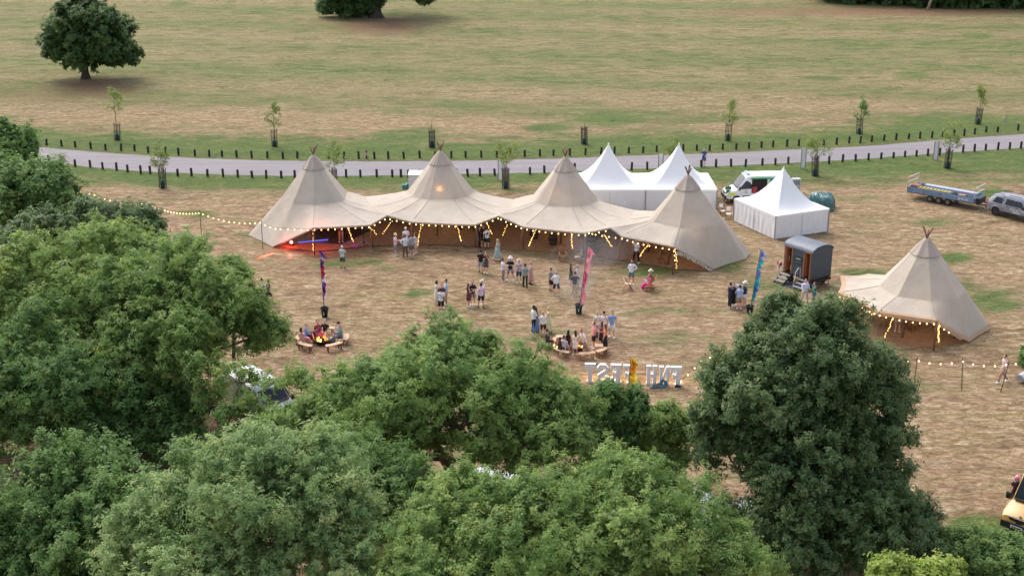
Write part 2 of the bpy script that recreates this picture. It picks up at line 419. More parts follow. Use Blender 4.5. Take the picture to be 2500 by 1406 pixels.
BARK_D = mat('dark_bark', rgb(70,62,56), 0.95, 0.3, 3.0, bump=0.6, stretch=(1, 1, 0.25))
def unit(a): return a / np.maximum(np.linalg.norm(a, axis=-1, keepdims=True), 1e-9)
def rand_dir(rs, n): return unit(rs.normal(size=(n, 3)))
def make_crown(name, lobes, m, seed, dens=1.0, clump=0.8, leaf=(0.22, 0.10), sprays=15, per=16, droop=0.35, low=-0.55, upb=0.35, fill=0.10, tip=0.25, parent=None, bright=0.0, sub=0):
    rs = np.random.RandomState(seed)
    C, O, LN = [], [], []
    if sub:                                   # break each mass of the crown into billows of different sizes
        ls = []
        for (c, r) in lobes:
            c = np.array(c); r = np.array(r)
            ls.append((c, r * .62))
            d = rand_dir(rs, sub * 3); d = d[d[:, 2] > -.5][:sub]
            for q in d:
                f = rs.uniform(.20, .54); ls.append((c + q * r * (1.10 - f * rs.uniform(.7, 1.0)), r * f * np.array([1, 1, rs.uniform(.8, 1.1) + .45 * max(0, q[2])])))
        lobes = ls
    for (c, r) in lobes:
        c = np.array(c); r = np.array(r)
        area = 4 * math.pi * ((r[0] * r[1]) ** 1.6 / 3 + 2 * (((r[0] + r[1]) / 2 * r[2]) ** 1.6) / 3) ** (1 / 1.6)
        n = max(6, int(dens * area / (clump * clump * 2.3)))
        d = rand_dir(rs, n * 3); d = d[d[:, 2] > low][:n]
        # lumpy: push clumps in and out so that the outline is uneven
        ph = rs.uniform(0, 6, 3)
        lump = 1 + 0.10 * np.sin(d[:, 0] * 5 + ph[0]) + 0.10 * np.sin(d[:, 1] * 5 + ph[1]) + 0.07 * np.sin(d[:, 2] * 7 + ph[2])
        k = rs.uniform(0.74, 1.14, len(d)) * lump
        inner = rs.rand(len(d)) < fill; k[inner] *= rs.uniform(0.4, 0.8, inner.sum())
        C.append(c + d * r * k[:, None]); O.append(unit(d / r))
        LN.append(rs.uniform(0.75, 1.6, len(d)))
    C = np.concatenate(C); O = np.concatenate(O); LN = np.concatenate(LN) * clump
    # drop clumps buried deep in another lobe
    deep = np.zeros(len(C), bool)
    for (c, r) in lobes: deep |= (np.linalg.norm((C - np.array(c)) / np.array(r), axis=1) < 0.55)
    keep = ~deep | (rs.rand(len(C)) < 0.25); C, O, LN = C[keep], O[keep], LN[keep]
    nc = len(C)
    hue = rs.beta(1.2, 1.2, nc); tipc = rs.rand(nc) ** 3
    # twigs fan out of each clump, leaves sit along the twigs
    ci = np.repeat(np.arange(nc), sprays)
    ns = len(ci)
    axis = unit(O[ci] * 0.8 + np.array([0, 0, .55]) + rs.normal(size=(nc, 3))[ci] * .25)
    sd = unit(axis * 0.95 + rand_dir(rs, ns) * 0.85 + np.array([0, 0, upb * .5]))
    st = C[ci] + axis * (LN[ci] * rs.uniform(-.8, .5, ns))[:, None] + rs.normal(size=(ns, 3)) * 0.18 * LN[ci][:, None]
    sl = LN[ci] * rs.uniform(0.35, 0.85, ns)
    si = np.repeat(np.arange(ns), per); nl = len(si)
    t = rs.uniform(0.12, 1.0, nl) ** 0.8
    P = st[si] + sd[si] * (sl[si] * t)[:, None]
    P[:, 2] -= droop * sl[si] * t * t
    P += rs.normal(size=(nl, 3)) * 0.05
    side = unit(np.cross(sd[si], rand_dir(rs, nl)))
    ax = unit(sd[si] * 0.55 + side * 0.8 + rand_dir(rs, nl) * 0.35 + np.array([0, 0, -0.15]))
    rel = (P - C[ci[si]]) / LN[ci[si]][:, None]
    nrm = unit(rand_dir(rs, nl) * 0.42 + np.array([0, 0, 0.40]) + rel * 0.9 + O[ci[si]] * 0.25)
    ax = unit(ax - nrm * (ax * nrm).sum(1, keepdims=True) * .85)
    wd = unit(np.cross(nrm, ax))
    sz = rs.uniform(0.65, 1.3, nl)[:, None]
    Lh, Wh = ax * leaf[0] * sz, wd * leaf[1] * sz * 0.5
    fold = unit(np.cross(ax, wd)) * (leaf[1] * 0.18) * sz
    V = np.stack([P, P + Lh * 0.45 + Wh + fold, P + Lh, P + Lh * 0.5 - Wh + fold], 1).reshape(-1, 3).astype(np.float32)
    q = np.arange(nl * 4).reshape(-1, 4)
    me = bpy.data.meshes.new(name); fill_mesh(me, V, q)
    tr = np.clip(hue[ci[si]] * 0.7 + rs.rand(nl) * 0.4 - 0.05 + bright, 0, 1)
    tg = np.clip(tip * (tipc[ci[si]] * 1.2 + (t - 0.5) * 0.8) * rs.uniform(0.3, 1.4, nl), 0, 1)
    colr = np.repeat(np.stack([tr, tg, tr, np.ones(nl)], 1), 4, axis=0).astype(np.float32)
    ca = me.color_attributes.new('tint', 'FLOAT_COLOR', 'POINT'); ca.data.foreach_set('color', colr.ravel())
    me.materials.append(m)
    o = bpy.data.objects.new(name, me); COL.objects.link(o); o.parent = parent
    return o, C
def make_limbs(name, base, top, lobes, C, r0, m, parent, seed=0, nb=26, trunks=1):
    rnd = random.Random(seed); mb = MB()
    def wig(p, q, r_a, r_b, k=5, amp=0.10, n=6):
        p, q = Vector(p), Vector(q); L_ = (q - p).length
        pts = [p.lerp(q, i / k) + (Vector((rnd.gauss(0, 1), rnd.gauss(0, 1), rnd.gauss(0, .6))) * amp * L_ / k if 0 < i < k else Vector()) for i in range(k + 1)]
        mb.tube(pts, [r_a + (r_b - r_a) * i / k for i in range(k + 1)], n)
    base = Vector(base)
    for tnum in range(trunks):
        b = base + Vector((rnd.uniform(-.5, .5), rnd.uniform(-.5, .5), 0)) * (trunks > 1)
        tp = Vector(top) + Vector((rnd.uniform(-1, 1), rnd.uniform(-1, 1), 0)) * (trunks - 1) * .6
        mb.tube([b + Vector((0, 0, -.3)), b + Vector((0, 0, .15)), b + Vector((0, 0, .7)), b.lerp(tp, .5) + Vector((rnd.uniform(-.2, .2), 0, 0)), tp], [r0 * 1.7, r0 * 1.35, r0, r0 * .85, r0 * .65], 9)
        for (c, r) in lobes[tnum::trunks]:
            c2 = Vector(c) - Vector((0, 0, r[2] * .3)); wig(tp if rnd.random() < .6 else b.lerp(tp, .75), c2, r0 * .5, r0 * .18, 6)
    lc = np.array([np.array(c) - np.array([0, 0, r[2] * .3]) for c, r in lobes])
    for i in rnd.sample(range(len(C)), min(nb, len(C))):
        j = int(np.argmin(np.linalg.norm(lc - C[i], axis=1)))
        wig(lc[j], C[i], r0 * .2, r0 * .04, 4, .14, 5)
    return mb.build(name, m, parent, smooth=True)
def tree(name, label, cat, base, lobes_px, kind, seed, r0=0.25, top=0.35, group=None, trunks=1, nb=26, bark=None, **kw):
    """base: (px, Y) where it stands; lobes: (px, py, rx_px, rz_px, dY, depth factor)"""
    bx = (base[0] - 1250) / F_PX * math.hypot(base[1], CAM_H - 2) if base[0] is not None else 0
    root = empty(name, (0, 0, 0), 0, label, cat, group)
    lobes = []
    for l in lobes_px:
        Y = base[1] + l[4]; c = at_far(l[0], l[1], Y); s = math.hypot(Y, CAM_H - c.z) / F_PX
        rx = l[2] * s; rz = l[3] * s
        lobes.append((np.array((c.x, c.y, max(c.z, rz * 0.75))), np.array((rx, rx * (l[5] if len(l) > 5 else 0.9), rz))))
    zmin = min(c[2] - r[2] for c, r in lobes); zmax = max(c[2] + r[2] for c, r in lobes)
    b = Vector((bx, base[1], 0)); tz = max(0.8, zmin + (zmax - zmin) * top)
    cx = sum(c[0] for c, r in lobes) / len(lobes)
    root.location = b
    L2 = [((c - np.array(b)), r) for c, r in lobes]
    cr, C = make_crown('crown', L2, LM[kind], seed, parent=root, sub=kw.pop('sub', 12), **kw)
    make_limbs('trunk', (0, 0, 0), ((cx - bx) * .4, 0, tz), L2, C, r0, bark or BARK, root, seed, nb, trunks)
    return root
# the belt of trees between the camera and the field
tree('ash_tree', 'big spreading ash in full leaf in front of the fire pit and the white letters', 'tree', (1130, 55.5),
     [(1120,918,140,92,1,.9),(960,965,130,100,0,.9),(1290,970,125,90,0,.9),(840,1000,90,80,1,.9),(1120,1020,200,130,-2,.8),(1350,1030,90,100,0,.9),(930,1090,140,100,-2,.8),(1280,1090,150,90,-2,.8),(740,1070,80,60,0,.9)],
     'ash', 11, 0.30, 0.2, trunks=3, nb=60, clump=0.72, leaf=(0.17, 0.07), per=21, tip=0.35)
tree('ash_tree', 'bright green ash left of the seated fire circle, tall bare stems below its crown', 'tree', (430, 66),
     [(535,735,100,78,0,.9),(430,690,110,90,1,.9),(565,795,75,55,1,.9),(640,815,38,30,1,.9),(440,830,120,95,-2,.9),(330,760,120,100,0,.9),(360,880,120,90,-2,.9),(200,830,110,110,0,.9)],
     'ash', 12, 0.26, 0.15, trunks=4, nb=70, clump=0.78, leaf=(0.18, 0.075), per=20, tip=0.4, bright=0.05)
tree('ash_tree', 'light green ash crown below the string lights at the left, brightest of the left group', 'tree', (230, 71),
     [(250,640,120,70,0,.9),(130,690,130,90,-1,.9),(340,650,60,50,0,.9),(60,770,110,120,-2,.9),(170,760,110,80,-3,.9)],
     'ash', 13, 0.24, 0.2, trunks=2, nb=40, clump=0.78, leaf=(0.18, 0.075), per=20, tip=0.6, bright=0.15)
tree('ash_tree', 'dark hanging ash at the left edge over the shaded hollow', 'tree', (-40, 62),
     [(20,900,120,130,0,.9),(150,940,130,80,-1,.9),(0,1050,100,120,-1,.9),(90,1000,80,110,-2,.9)],
     'deep', 14, 0.25, 0.3, trunks=2, nb=40, clump=0.75, leaf=(0.18, 0.075), per=20, tip=0.25)
tree('oak_tree', 'dark tree at the left edge with festoon bulbs passing behind it', 'tree', (60, 94),
     [(95,475,82,62,0,.9),(30,525,95,70,-1,.9),(140,500,50,50,-1,.9),(35,450,66,50,1,.9)],
     'deep', 15, 0.25, 0.3, clump=0.85, leaf=(0.26, 0.14), droop=.1, tip=0.35)
tree('oak_tree', 'small round tree by the left end of the road', 'tree', (25, 122),
     [(20,350,48,38,0,.9),(-25,372,45,40,0,.9),(52,372,24,22,0,.9)],
     'deep', 16, 0.2, 0.3, clump=0.8, leaf=(0.28, 0.16), droop=.1, tip=0.3)
tree('hawthorn_bush', 'dark rounded bush behind the left ash, nearest the festoon poles', 'bush', (320, 82),
     [(300,560,80,38,0,.9),(368,578,30,30,0,.9),(225,548,60,42,0,.9),(120,585,95,55,0,.9)],
     'oak', 17, 0.15, 0.3, clump=0.7, leaf=(0.22, 0.13), droop=.1, tip=0.2, trunks=2)
tree('oak_tree', 'large dark oak standing alone in front of the small right tipi', 'tree', (2010, 54),
     [(1910,795,52,48,1,.9),(2030,815,78,60,0,.9),(1850,890,100,75,0,.9),(2000,920,140,110,-1,.8),(2090,930,110,90,0,.9),(1790,960,90,70,0,.9),(1930,1050,190,130,-2,.7),(2110,1080,120,110,-1,.8),
      (1810,1120,120,120,-1,.8),(2000,1220,220,130,-3,.6),(2160,1240,110,105,-2,.8),(1900,1330,180,120,-4,.6),(2110,1360,170,110,-4,.6),(2225,1320,50,60,-2,.8)],
     'oak', 18, 0.34, 0.25, trunks=1, nb=90, clump=0.62, leaf=(0.135, 0.075), droop=0.05, tip=0.4, per=22, sprays=18, bark=BARK_D, dens=.82)
tree('holly_tree', 'dark green conical tree half hiding the letter T', 'tree', (1500, 57.5),
     [(1462,985,28,36,0,.9),(1490,1035,55,46,0,.9),(1540,1010,30,34,0,.9),(1515,1080,62,60,0,.9),(1485,1120,55,60,0,.9),(1540,1140,50,52,0,.9)],
     'deep', 19, 0.15, 0.3, nb=30, clump=0.5, leaf=(0.15, 0.10), droop=0.0, tip=0.15)
tree('ash_tree', 'thin light green young tree between the dark conical tree and the big oak', 'tree', (1640, 57),
     [(1620,1035,30,34,0,.9),(1665,1060,30,36,0,.9),(1645,1130,36,34,0,.9),(1605,1085,20,26,0,.9)],
     'ash', 20, 0.09, 0.3, nb=30, clump=0.5, leaf=(0.17, 0.075), tip=0.5, dens=.7, bright=.1)
tree('ash_tree', 'grey green ash crown low in the picture, left of centre', 'tree', (600, 43),
     [(640,1150,130,80,1,.9),(500,1190,120,90,1,.9),(760,1170,110,80,1,.9),(600,1270,200,120,-1,.8),(380,1300,110,100,0,.9),(800,1290,120,110,0,.9),(470,1390,200,90,-2,.8),(720,1390,180,90,-2,.8)],
     'grey', 21, 0.25, 0.3, trunks=3, nb=60, clump=0.58, leaf=(0.13, 0.055), tip=0.55, per=22, bright=.0)
tree('ash_tree', 'light green ash crowns filling the bottom centre of the view', 'tree', (1400, 42),
     [(1330,1230,120,80,1,.9),(1520,1230,140,90,1,.9),(1130,1260,120,80,1,.9),(1690,1290,110,90,1,.9),(1250,1320,200,110,-1,.8),(1500,1330,220,110,-1,.8),(1040,1340,110,90,0,.9),(1750,1380,120,70,0,.9),(1400,1410,260,60,-2,.8),(1100,1410,150,60,-2,.8)],
     'ash', 22, 0.25, 0.3, trunks=3, nb=60, clump=0.58, leaf=(0.13, 0.055), tip=0.5, per=22, bright=.0)
tree('field_maple', 'dark round crown at the bottom left corner', 'tree', (190, 46),
     [(180,1170,110,70,1,.9),(300,1190,90,70,1,.9),(90,1260,120,100,0,.9),(250,1300,150,110,-1,.8),(60,1390,140,80,-1,.8),(300,1400,120,70,-1,.8)],
     'deep', 23, 0.25, 0.3, trunks=2, nb=50, clump=0.58, leaf=(0.14, 0.08), droop=.1, tip=0.3, per=20)
tree('elder_bush', 'low grey leaved bush in front of the parked white van', 'bush', (690, 57),
     [(660,1075,50,40,0,.9),(720,1040,25,45,0,.9),(600,1090,60,30,0,.9),(760,1060,30,30,0,.9)],
     'deep', 24, 0.07, 0.3, nb=24, clump=0.45, leaf=(0.15, 0.08), tip=0.4, dens=.7)
tree('lime_tree', 'bright yellow green treetop at the bottom right', 'tree', (2230, 38),
     [(2170,1410,26,20,0,.9),(2240,1425,34,20,0,.9),(2298,1412,18,18,0,.9),(2200,1450,70,26,0,.9)],
     'lime', 25, 0.06, 0.3, nb=16, clump=0.4, leaf=(0.13, 0.10), droop=0, tip=0.5)
tree('hawthorn_bush', 'green hedge bush in front of the yellow van', 'bush', (2400, 50),
     [(2370,1340,60,35,0,.9),(2450,1350,60,30,0,.9),(2320,1370,50,40,0,.9),(2420,1395,100,40,-1,.9),(2500,1390,60,40,-1,.9)],
     'deep', 26, 0.08, 0.3, nb=20, clump=0.45, leaf=(0.14, 0.08), droop=0, tip=0.6)
tree('ash_tree', 'dark ash stems with low foliage added to darken the hollow under the left ashes', 'tree', (330, 60),  # low deep-green foliage added so the hollow comes out dark
     [(270,960,110,60,2,.8),(420,980,90,60,3,.8),(330,1050,120,60,1,.8),(450,1080,80,45,1,.8),(180,1060,90,60,0,.8)],
     'deep', 41, 0.2, 0.3, trunks=4, nb=40, clump=0.7, leaf=(0.19, 0.08), tip=0.05, dens=.7)
tree('ash_tree', 'mid green ash filling the gap between the grey green crown and the central ash', 'tree', (920, 49),
     [(900,1150,90,80,0,.9),(960,1200,90,80,-1,.9),(860,1250,90,90,-1,.9),(960,1290,90,90,-2,.9),(790,1110,60,50,1,.9)],
     'deep', 42, 0.2, 0.3, trunks=2, nb=40, clump=0.62, leaf=(0.15, 0.065), tip=0.3, per=20)
tree('ash_tree', 'thin leafy ash at the left edge of the gap round the white van', 'tree', (540, 59),
     [(520,900,45,50,2,.8),(505,970,40,60,1,.8),(590,925,62,34,0,.8),(570,985,36,44,-1,.8),(670,925,46,26,0,.8),(735,945,18,40,1,.8),(650,1010,36,20,-1,.8)],
     'ash', 43, 0.12, 0.3, trunks=2, nb=60, clump=0.55, leaf=(0.17, 0.075), tip=0.5, dens=.6, sub=0)
tree('ash_tree', 'slim upright ash whose loose top stands out at the right edge of the left group', 'tree', (575, 68),
     [(575,668,22,34,0,.9),(545,715,32,36,0,.9),(600,735,24,28,0,.9),(618,790,24,22,0,.9),(585,780,44,40,0,.9)],
     'ash', 44, 0.12, 0.4, nb=40, clump=0.5, leaf=(0.17, 0.07), tip=0.5, dens=.6, sub=4, per=18)
tree('ash_tree', 'slim upright ash with a pointed top in the middle of the left group', 'tree', (430, 70),
     [(440,612,26,40,0,.9),(400,640,36,40,0,.9),(470,660,36,36,0,.9)],
     'grey', 45, 0.12, 0.4, nb=30, clump=0.5, leaf=(0.17, 0.07), tip=0.6, dens=.7, sub=4, per=18)
# trees out in the park
tree('oak_tree', 'rounded dark oak standing alone on the far field at the left', 'tree', (221, 173),
     [(217,80,78,74,0,1),(168,112,52,50,0,1),(266,110,52,50,0,1),(140,138,22,22,0,1),(294,136,24,24,0,1),(250,150,30,18,1,1),(190,148,30,16,-1,1)],
     'lawn', 31, 0.5, 0.15, nb=40, clump=1.1, leaf=(0.42, 0.26), droop=0, tip=0.25, fill=.2, sprays=17, bark=BARK_D, sub=0, dens=1.5)
tree('oak_tree', 'old oak with a thick trunk, its crown cut off by the top of the photo', 'tree', (925, 235),
     [(930,-85,120,60,0,1),(850,-20,50,26,0,1),(820,15,30,16,0,1),(875,20,28,18,0,1),(1000,-34,55,20,0,1),(1030,-6,18,9,0,1),(855,42,14,9,0,1),(900,8,20,14,0,1)],
     'lawn', 32, 1.0, 0.4, nb=30, clump=1.2, leaf=(0.5, 0.3), droop=0, tip=0.3, bark=BARK_D)
# the wood at the top right: too dense to count
def wood():
    rs = random.Random(5); lobes = []
    for i in range(46):
        px = 2010 + i * 17 + rs.uniform(-6, 6); y_edge = 18 + 16 * min(1, max(0, (px - 2050) / 400)) if px > 2050 else 10
        p = at(px, y_edge - 4 if px > 2060 else y_edge - 8, 0); h = rs.uniform(3, 5)
        lobes.append((np.array((p.x, p.y + 5 + rs.uniform(0, 4), h * .8)), np.array((3.6, 3.2, h))))
        lobes.append((np.array((p.x, p.y + 10, h + 5)), np.array((5, 4.5, 6))))
    o, C = make_crown('woodland', lobes, LM['lawn'], 33, clump=1.7, leaf=(0.75, 0.42), sprays=11, per=9, droop=.1, low=-1, tip=.1)
    tag(o, 'dark edge of the wood beyond the far field', None, None, 'stuff')
wood()
mb = MB(); p0 = at(2264, 27); mb.tube([p0, p0 + Vector((.5, 0, 2)), p0 + Vector((1.2, .2, 5)), p0 + Vector((1.0, .3, 9))], [.28, .22, .18, .12], 7)
o = mb.build('birch_tree', mat('pale_bark', rgb(150,140,125), .9, .2), smooth=True); tag(o, 'pale leaning birch trunk at the edge of the far wood', 'tree')

# ------------------------------------------------------------------ saplings in guards
GUARD = mat('guard_metal', rgb(52,50,54), 0.7, 0.15, 5)
SLEEVE = mat('green_mesh', rgb(30,70,66), 0.8, 0.2, 9)
STAKE = mat('stake_wood', rgb(120,96,72), 0.9, 0.2, 5)
def make_guard():
    r = empty('tree_guard', (0, 0, 0), 0, 'dark metal railing guard round a young roadside tree', 'tree guard', 'tree guards along the road')
    mb = MB()
    for k in range(12):
        a = 2 * math.pi * k / 12; c, s_ = math.cos(a) * .32, math.sin(a) * .32
        mb.tube([(c, s_, -.05), (c, s_, 1.75), (c * 1.25, s_ * 1.25, 1.85)], .022, 4)
    mb.build('bars', GUARD, r)
    for z in (.35, 1.0, 1.6):
        m2 = MB(); m2.tube([(math.cos(2 * math.pi * k / 14) * .33, math.sin(2 * math.pi * k / 14) * .33, z) for k in range(14)], .02, 4, X=(0, 0, 1), closed=True); m2.build('hoop', GUARD, r)
    m3 = MB(); m3.lathe((0, 0, 0), [(.20, 0), (.22, .3), (.19, .62), (.12, .7)], 9); m3.build('sleeve', SLEEVE, r, True)
    return r
guard = make_guard(); gk = kids(guard)
sap = [ # px, py(base), height_px, spread_px, density, label extra
 (287,343,122,26,1.0,'leafy sapling beyond the road, below the lone oak'),
 (671,359,104,24,.45,'thin sapling beyond the road, second from the left'),
 (1055,360,68,6,0,'bare sapling stick beyond the road, behind the second tipi'),
 (1427,353,60,5,0,'bare sapling stick beyond the road, behind the white marquee'),
 (1777,343,90,20,1.0,'leafy sapling beyond the road, behind the blue shirted walker'),
 (2098,329,84,16,1.3,'narrow dark green sapling beyond the road'),
 (2387,304,88,15,.9,'small sapling beyond the road at the far right'),
 (398,459,110,22,.8,'sapling on the near verge at the left, in front of the road'),
 (817,462,112,30,1.2,'leafy sapling on the near verge behind the first tipi'),
 (1235,460,100,30,.7,'wispy sapling on the near verge between the second and third tipi'),
 (1637,443,92,22,1.0,'sapling on the near verge behind the double marquee'),
 (1990,430,102,30,1.0,'sapling on the near verge behind the single marquee'),
 (2312,411,102,26,1.4,'yellow green sapling on the near verge at the right')]
for i, (px, py, hp, sp_, dn, lb) in enumerate(sap):
    p = at(px, py); s = mpp(p.y)
    H = hp * s / CP; Rw = sp_ * s
    g = guard if i == 0 else copy_tree(guard, children=gk)
    g.location = p; g.rotation_euler = (0.04 * math.sin(i * 3), 0.05 * math.cos(i * 2), i)
    if i: g['label'] = 'dark metal railing guard round a young roadside tree'
    t = empty('sapling', p, 0, lb, 'sapling', 'saplings along the road')
    mb = MB(); mb.tube([(0, 0, 0), (.03, 0, H * .5), (.0, .03, H * .97)], [.045, .03, .01], 5)
    rnd = random.Random(i)
    tips = []
    for k in range(9 if dn else 5):
        z = H * rnd.uniform(.45, .95); a = rnd.uniform(0, 6.3); rr = Rw * rnd.uniform(.5, 1) * (1.25 - z / H * .6) if dn else rnd.uniform(.1, .25)
        q = (rr * math.cos(a), rr * math.sin(a), z + rr * .5); mb.tube([(0, 0, z - .3), q], [.018, .006], 4); tips.append(q)
    if i >= 7:
        mb2 = MB(); mb2.tube([(.12, .1, -.1), (.12, .1, 2.0)], .05, 6); mb2.build('stake', STAKE, t, True)
        mb2 = MB(); mb2.tube([(-.12, -.1, -.1), (-.12, -.1, 2.1)], .05, 6); mb2.build('stake', STAKE, t, True)
    mb.build('trunk', BARK, t, True)
    if dn:
        lobes = [(np.array(q), np.array((Rw * .32, Rw * .32, .35))) for q in tips] + [(np.array((0, 0, H * .8)), np.array((Rw * .45, Rw * .45, H * .16)))]
        make_crown('crown', lobes, LM['young' if i != 5 else 'deep'], 60 + i, parent=t, dens=dn * .2, clump=.32, leaf=(.14, .09), sprays=4, per=5, droop=.1, low=-1)

# ------------------------------------------------------------------ roadside posts
far_posts = [(114,354),(151,357),(184,359),(222,363),(258,366.5),(296,368),(328.5,368),(362,372.5),(404,375),(436,378),(476,380.5),(511,382),(542,382.5),(578,384),(615,386),(653,385),(691,387),(726,385.5),(802,386.5),(840,386.5),(876,387),(914.5,387),(948,387),(986,386),(1025,385.5),(1062,385),(1102,385),(1137,384),(1175,383),(1213,384),(1246,382),(1281,383),(1318,382),(1351,381),(1391,380),(1429,379),(1467,377),(1500,375),(1535,374),(1570,373.5),(1603,371),(1668,369),(1701,368.5),(1732,369),(1764,366),(1797,366),(1828,364),(1859,360.5),(1887,358.5),(1921,357),(1950,355.5),(1980,355),(2011,354),(2042,352),(2073,349),(2100,349),(2128,347),(2158,344),(2187.5,342),(2218,340),(2246,338),(2275,336),(2301,333),(2329,332),(2354,331),(2379,328),(2407,324),(2435,324),(2485,319.5)]
near_posts = [(55,387),(119,396),(149,403),(184,407),(221,409),(251,413),(285,416),(312,420),(344,423),(367,424),(434,430),(468,430),(507,431),(545,432),(581,432.5),(616,434),(650,435),(687,435),(720,434),(845,432),(880,432),(920,432),(958,432),(979,432),(997,433),(1025,432),(1115,430),(1142,430),(1172,430),(1208,429),(1294,426),(1329,423),(1403,418),(1542,415),(1580,414),(1712,408),(1748,408),(1785,407),(1820,407),(1861,404),(1893,403),(1924.5,400),(2024,399),(2057,395),(2089,393),(2120,391),(2151,389),(2181,388),(2209,385),(2237,384),(2265,381),(2294,379),(2351,372),(2379,370),(2406,367.5),(2436,366),(2465,364),(2492,363)]
POST = mat('creosoted_wood', rgb(52,40,44), 0.85, 0.3, 4)
post = MB().lathe((0, 0, 0), [(.115, -.2), (.115, .78), (.10, .81), (.0001, .815)], 8).build('bollard', POST, None, False)
tag(post, 'short dark wooden bollard in the row along the far edge of the road', 'bollard', 'bollards along the far edge of the road')
for i, q in enumerate(far_posts + near_posts):
    o = post if i == 0 else post.copy()
    if i: COL.objects.link(o)
    rr = random.Random(i)
    o.location = at(*q); o.rotation_euler = (rr.gauss(0, .03), rr.gauss(0, .03), rr.uniform(0, 6)); o.scale = (1, 1, rr.uniform(.9, 1.06) * (.86 if i < len(far_posts) else .92))
    if i >= len(far_posts):
        o['label'] = 'short dark wooden bollard in the row along the near edge of the road'; o['group'] = 'bollards along the near edge of the road'
# small extras by the road
r = empty('marker_post', at(895, 387), 0, 'short post with a pink notice on the far verge behind the tents', 'post')
MB().lathe((0, 0, 0), [(.08, -.1), (.08, .8)], 7).build('post', POST, r); MB().box((0, -.1, .45), (.42, .03, .3)).build('notice', cmat((205,150,150)), r)
r = empty('pole', at(2452, 318), 0, 'tall thin pale pole with a small crosspiece on the far verge at the right', 'pole')
MB().tube([(0, 0, 0), (.05, 0, 1.7)], .04, 6).build('shaft', cmat((150,150,145)), r); MB().box((.05, 0, 1.45), (.28, .04, .09)).build('crosspiece', cmat((160,160,155)), r)
BRD = mat('white_board', rgb(225,228,235), .6, .04); BRN = mat('board_post', rgb(140,110,98), .85, .15)
for (px, pt, pb, lb) in ((1222,391,442,'between the second and third tipi'),(1612,375,428,'behind the double marquee, partly hidden'),(1960,366,412,'behind the single white marquee'),(2283,348,393,'furthest right, beside a sapling')):
    p = at(px, pb); h = 1.95
    r = empty('sign_board', p, R(8), 'tall narrow white board between two brown posts, ' + lb, 'sign', 'tall narrow white boards beside the road')
    MB().box((0, 0, h / 2 + .1), (.36, .03, h)).build('panel', BRD, r)
    for s_ in (-1, 1): MB().box((s_ * .22, 0, h / 2), (.06, .07, h + .05)).build('post', BRN, r)
# ------------------------------------------------------------------ tipis
def canvas_material(name, a, b_, tr=0.16):
    m = mat(name, a, 0.9, 0.05, 1.2, bump=0.0, transl=tr, col2=b_, spec=0.2)
    nt = m.node_tree; N = nt.nodes; L = nt.links; b = N['Principled BSDF']
    g = N.new('ShaderNodeNewGeometry')
    mp = N.new('ShaderNodeMapping'); mp.inputs['Scale'].default_value = (1, 1, .35); L.new(g.outputs['Position'], mp.inputs[0])
    wv = N.new('ShaderNodeTexNoise'); wv.inputs['Scale'].default_value = 1.3; wv.inputs['Detail'].default_value = 3; wv.inputs['Distortion'].default_value = 1.2; L.new(mp.outputs[0], wv.inputs[0])
    # faint water marks and weathering in broad patches
    st = N.new('ShaderNodeTexNoise'); st.inputs['Scale'].default_value = .55; st.inputs['Detail'].default_value = 6; st.inputs['Roughness'].default_value = .7; L.new(g.outputs['Position'], st.inputs[0])
    sr = N.new('ShaderNodeMapRange'); sr.inputs[1].default_value = .5; sr.inputs[2].default_value = .72; sr.inputs[4].default_value = .2; L.new(st.outputs[0], sr.inputs[0])
    old = b.inputs['Base Color'].links[0].from_socket; sm_ = N.new('ShaderNodeMix'); sm_.data_type = 'RGBA'; L.new(sr.outputs[0], sm_.inputs[0]); L.new(old, sm_.inputs[6]); sm_.inputs[7].default_value = (*[c * .72 for c in a], 1); L.new(sm_.outputs[2], b.inputs['Base Color'])
    bp = N.new('ShaderNodeBump'); bp.inputs['Strength'].default_value = .25; bp.inputs['Distance'].default_value = .2; L.new(wv.outputs[0], bp.inputs['Height']); L.new(bp.outputs[0], b.inputs['Normal'])
    return m
CANVAS = canvas_material('tipi_canvas', rgb(196,184,169), rgb(206,195,180), .2)
CAP = canvas_material('tipi_cap', rgb(184,168,156), rgb(194,180,168))
TAN = canvas_material('tan_canvas', rgb(196,164,134), rgb(206,176,148))
SEAM = mat('seam_tape', rgb(156,144,134), .9, .2)
POLE = mat('spruce_pole', rgb(120,84,66), .8, .3, 4)
ROPE = mat('rope', rgb(190,165,130), .9, .1)
DARKPOLE = mat('dark_pole', rgb(52,42,40), .8, .2)
GLOW = emis('warm_bulb', (1.0, 0.60, 0.22), 3.6)
GLOW_S = emis('warm_fairy', (1.0, 0.55, 0.16), 2.6)
CABLE = mat('black_cable', rgb(28,26,26), .6, .1)
bulb_me = MB().ball((0, 0, -.03), (.040, .040, .05), 8, 6).build('bulb', GLOW, None, True); BULB = bulb_me.data; bpy.data.objects.remove(bulb_me)
fb = MB().ball((0, 0, 0), .032, 6, 4).build('bulb', GLOW_S, None, True); FBULB = fb.data; bpy.data.objects.remove(fb)

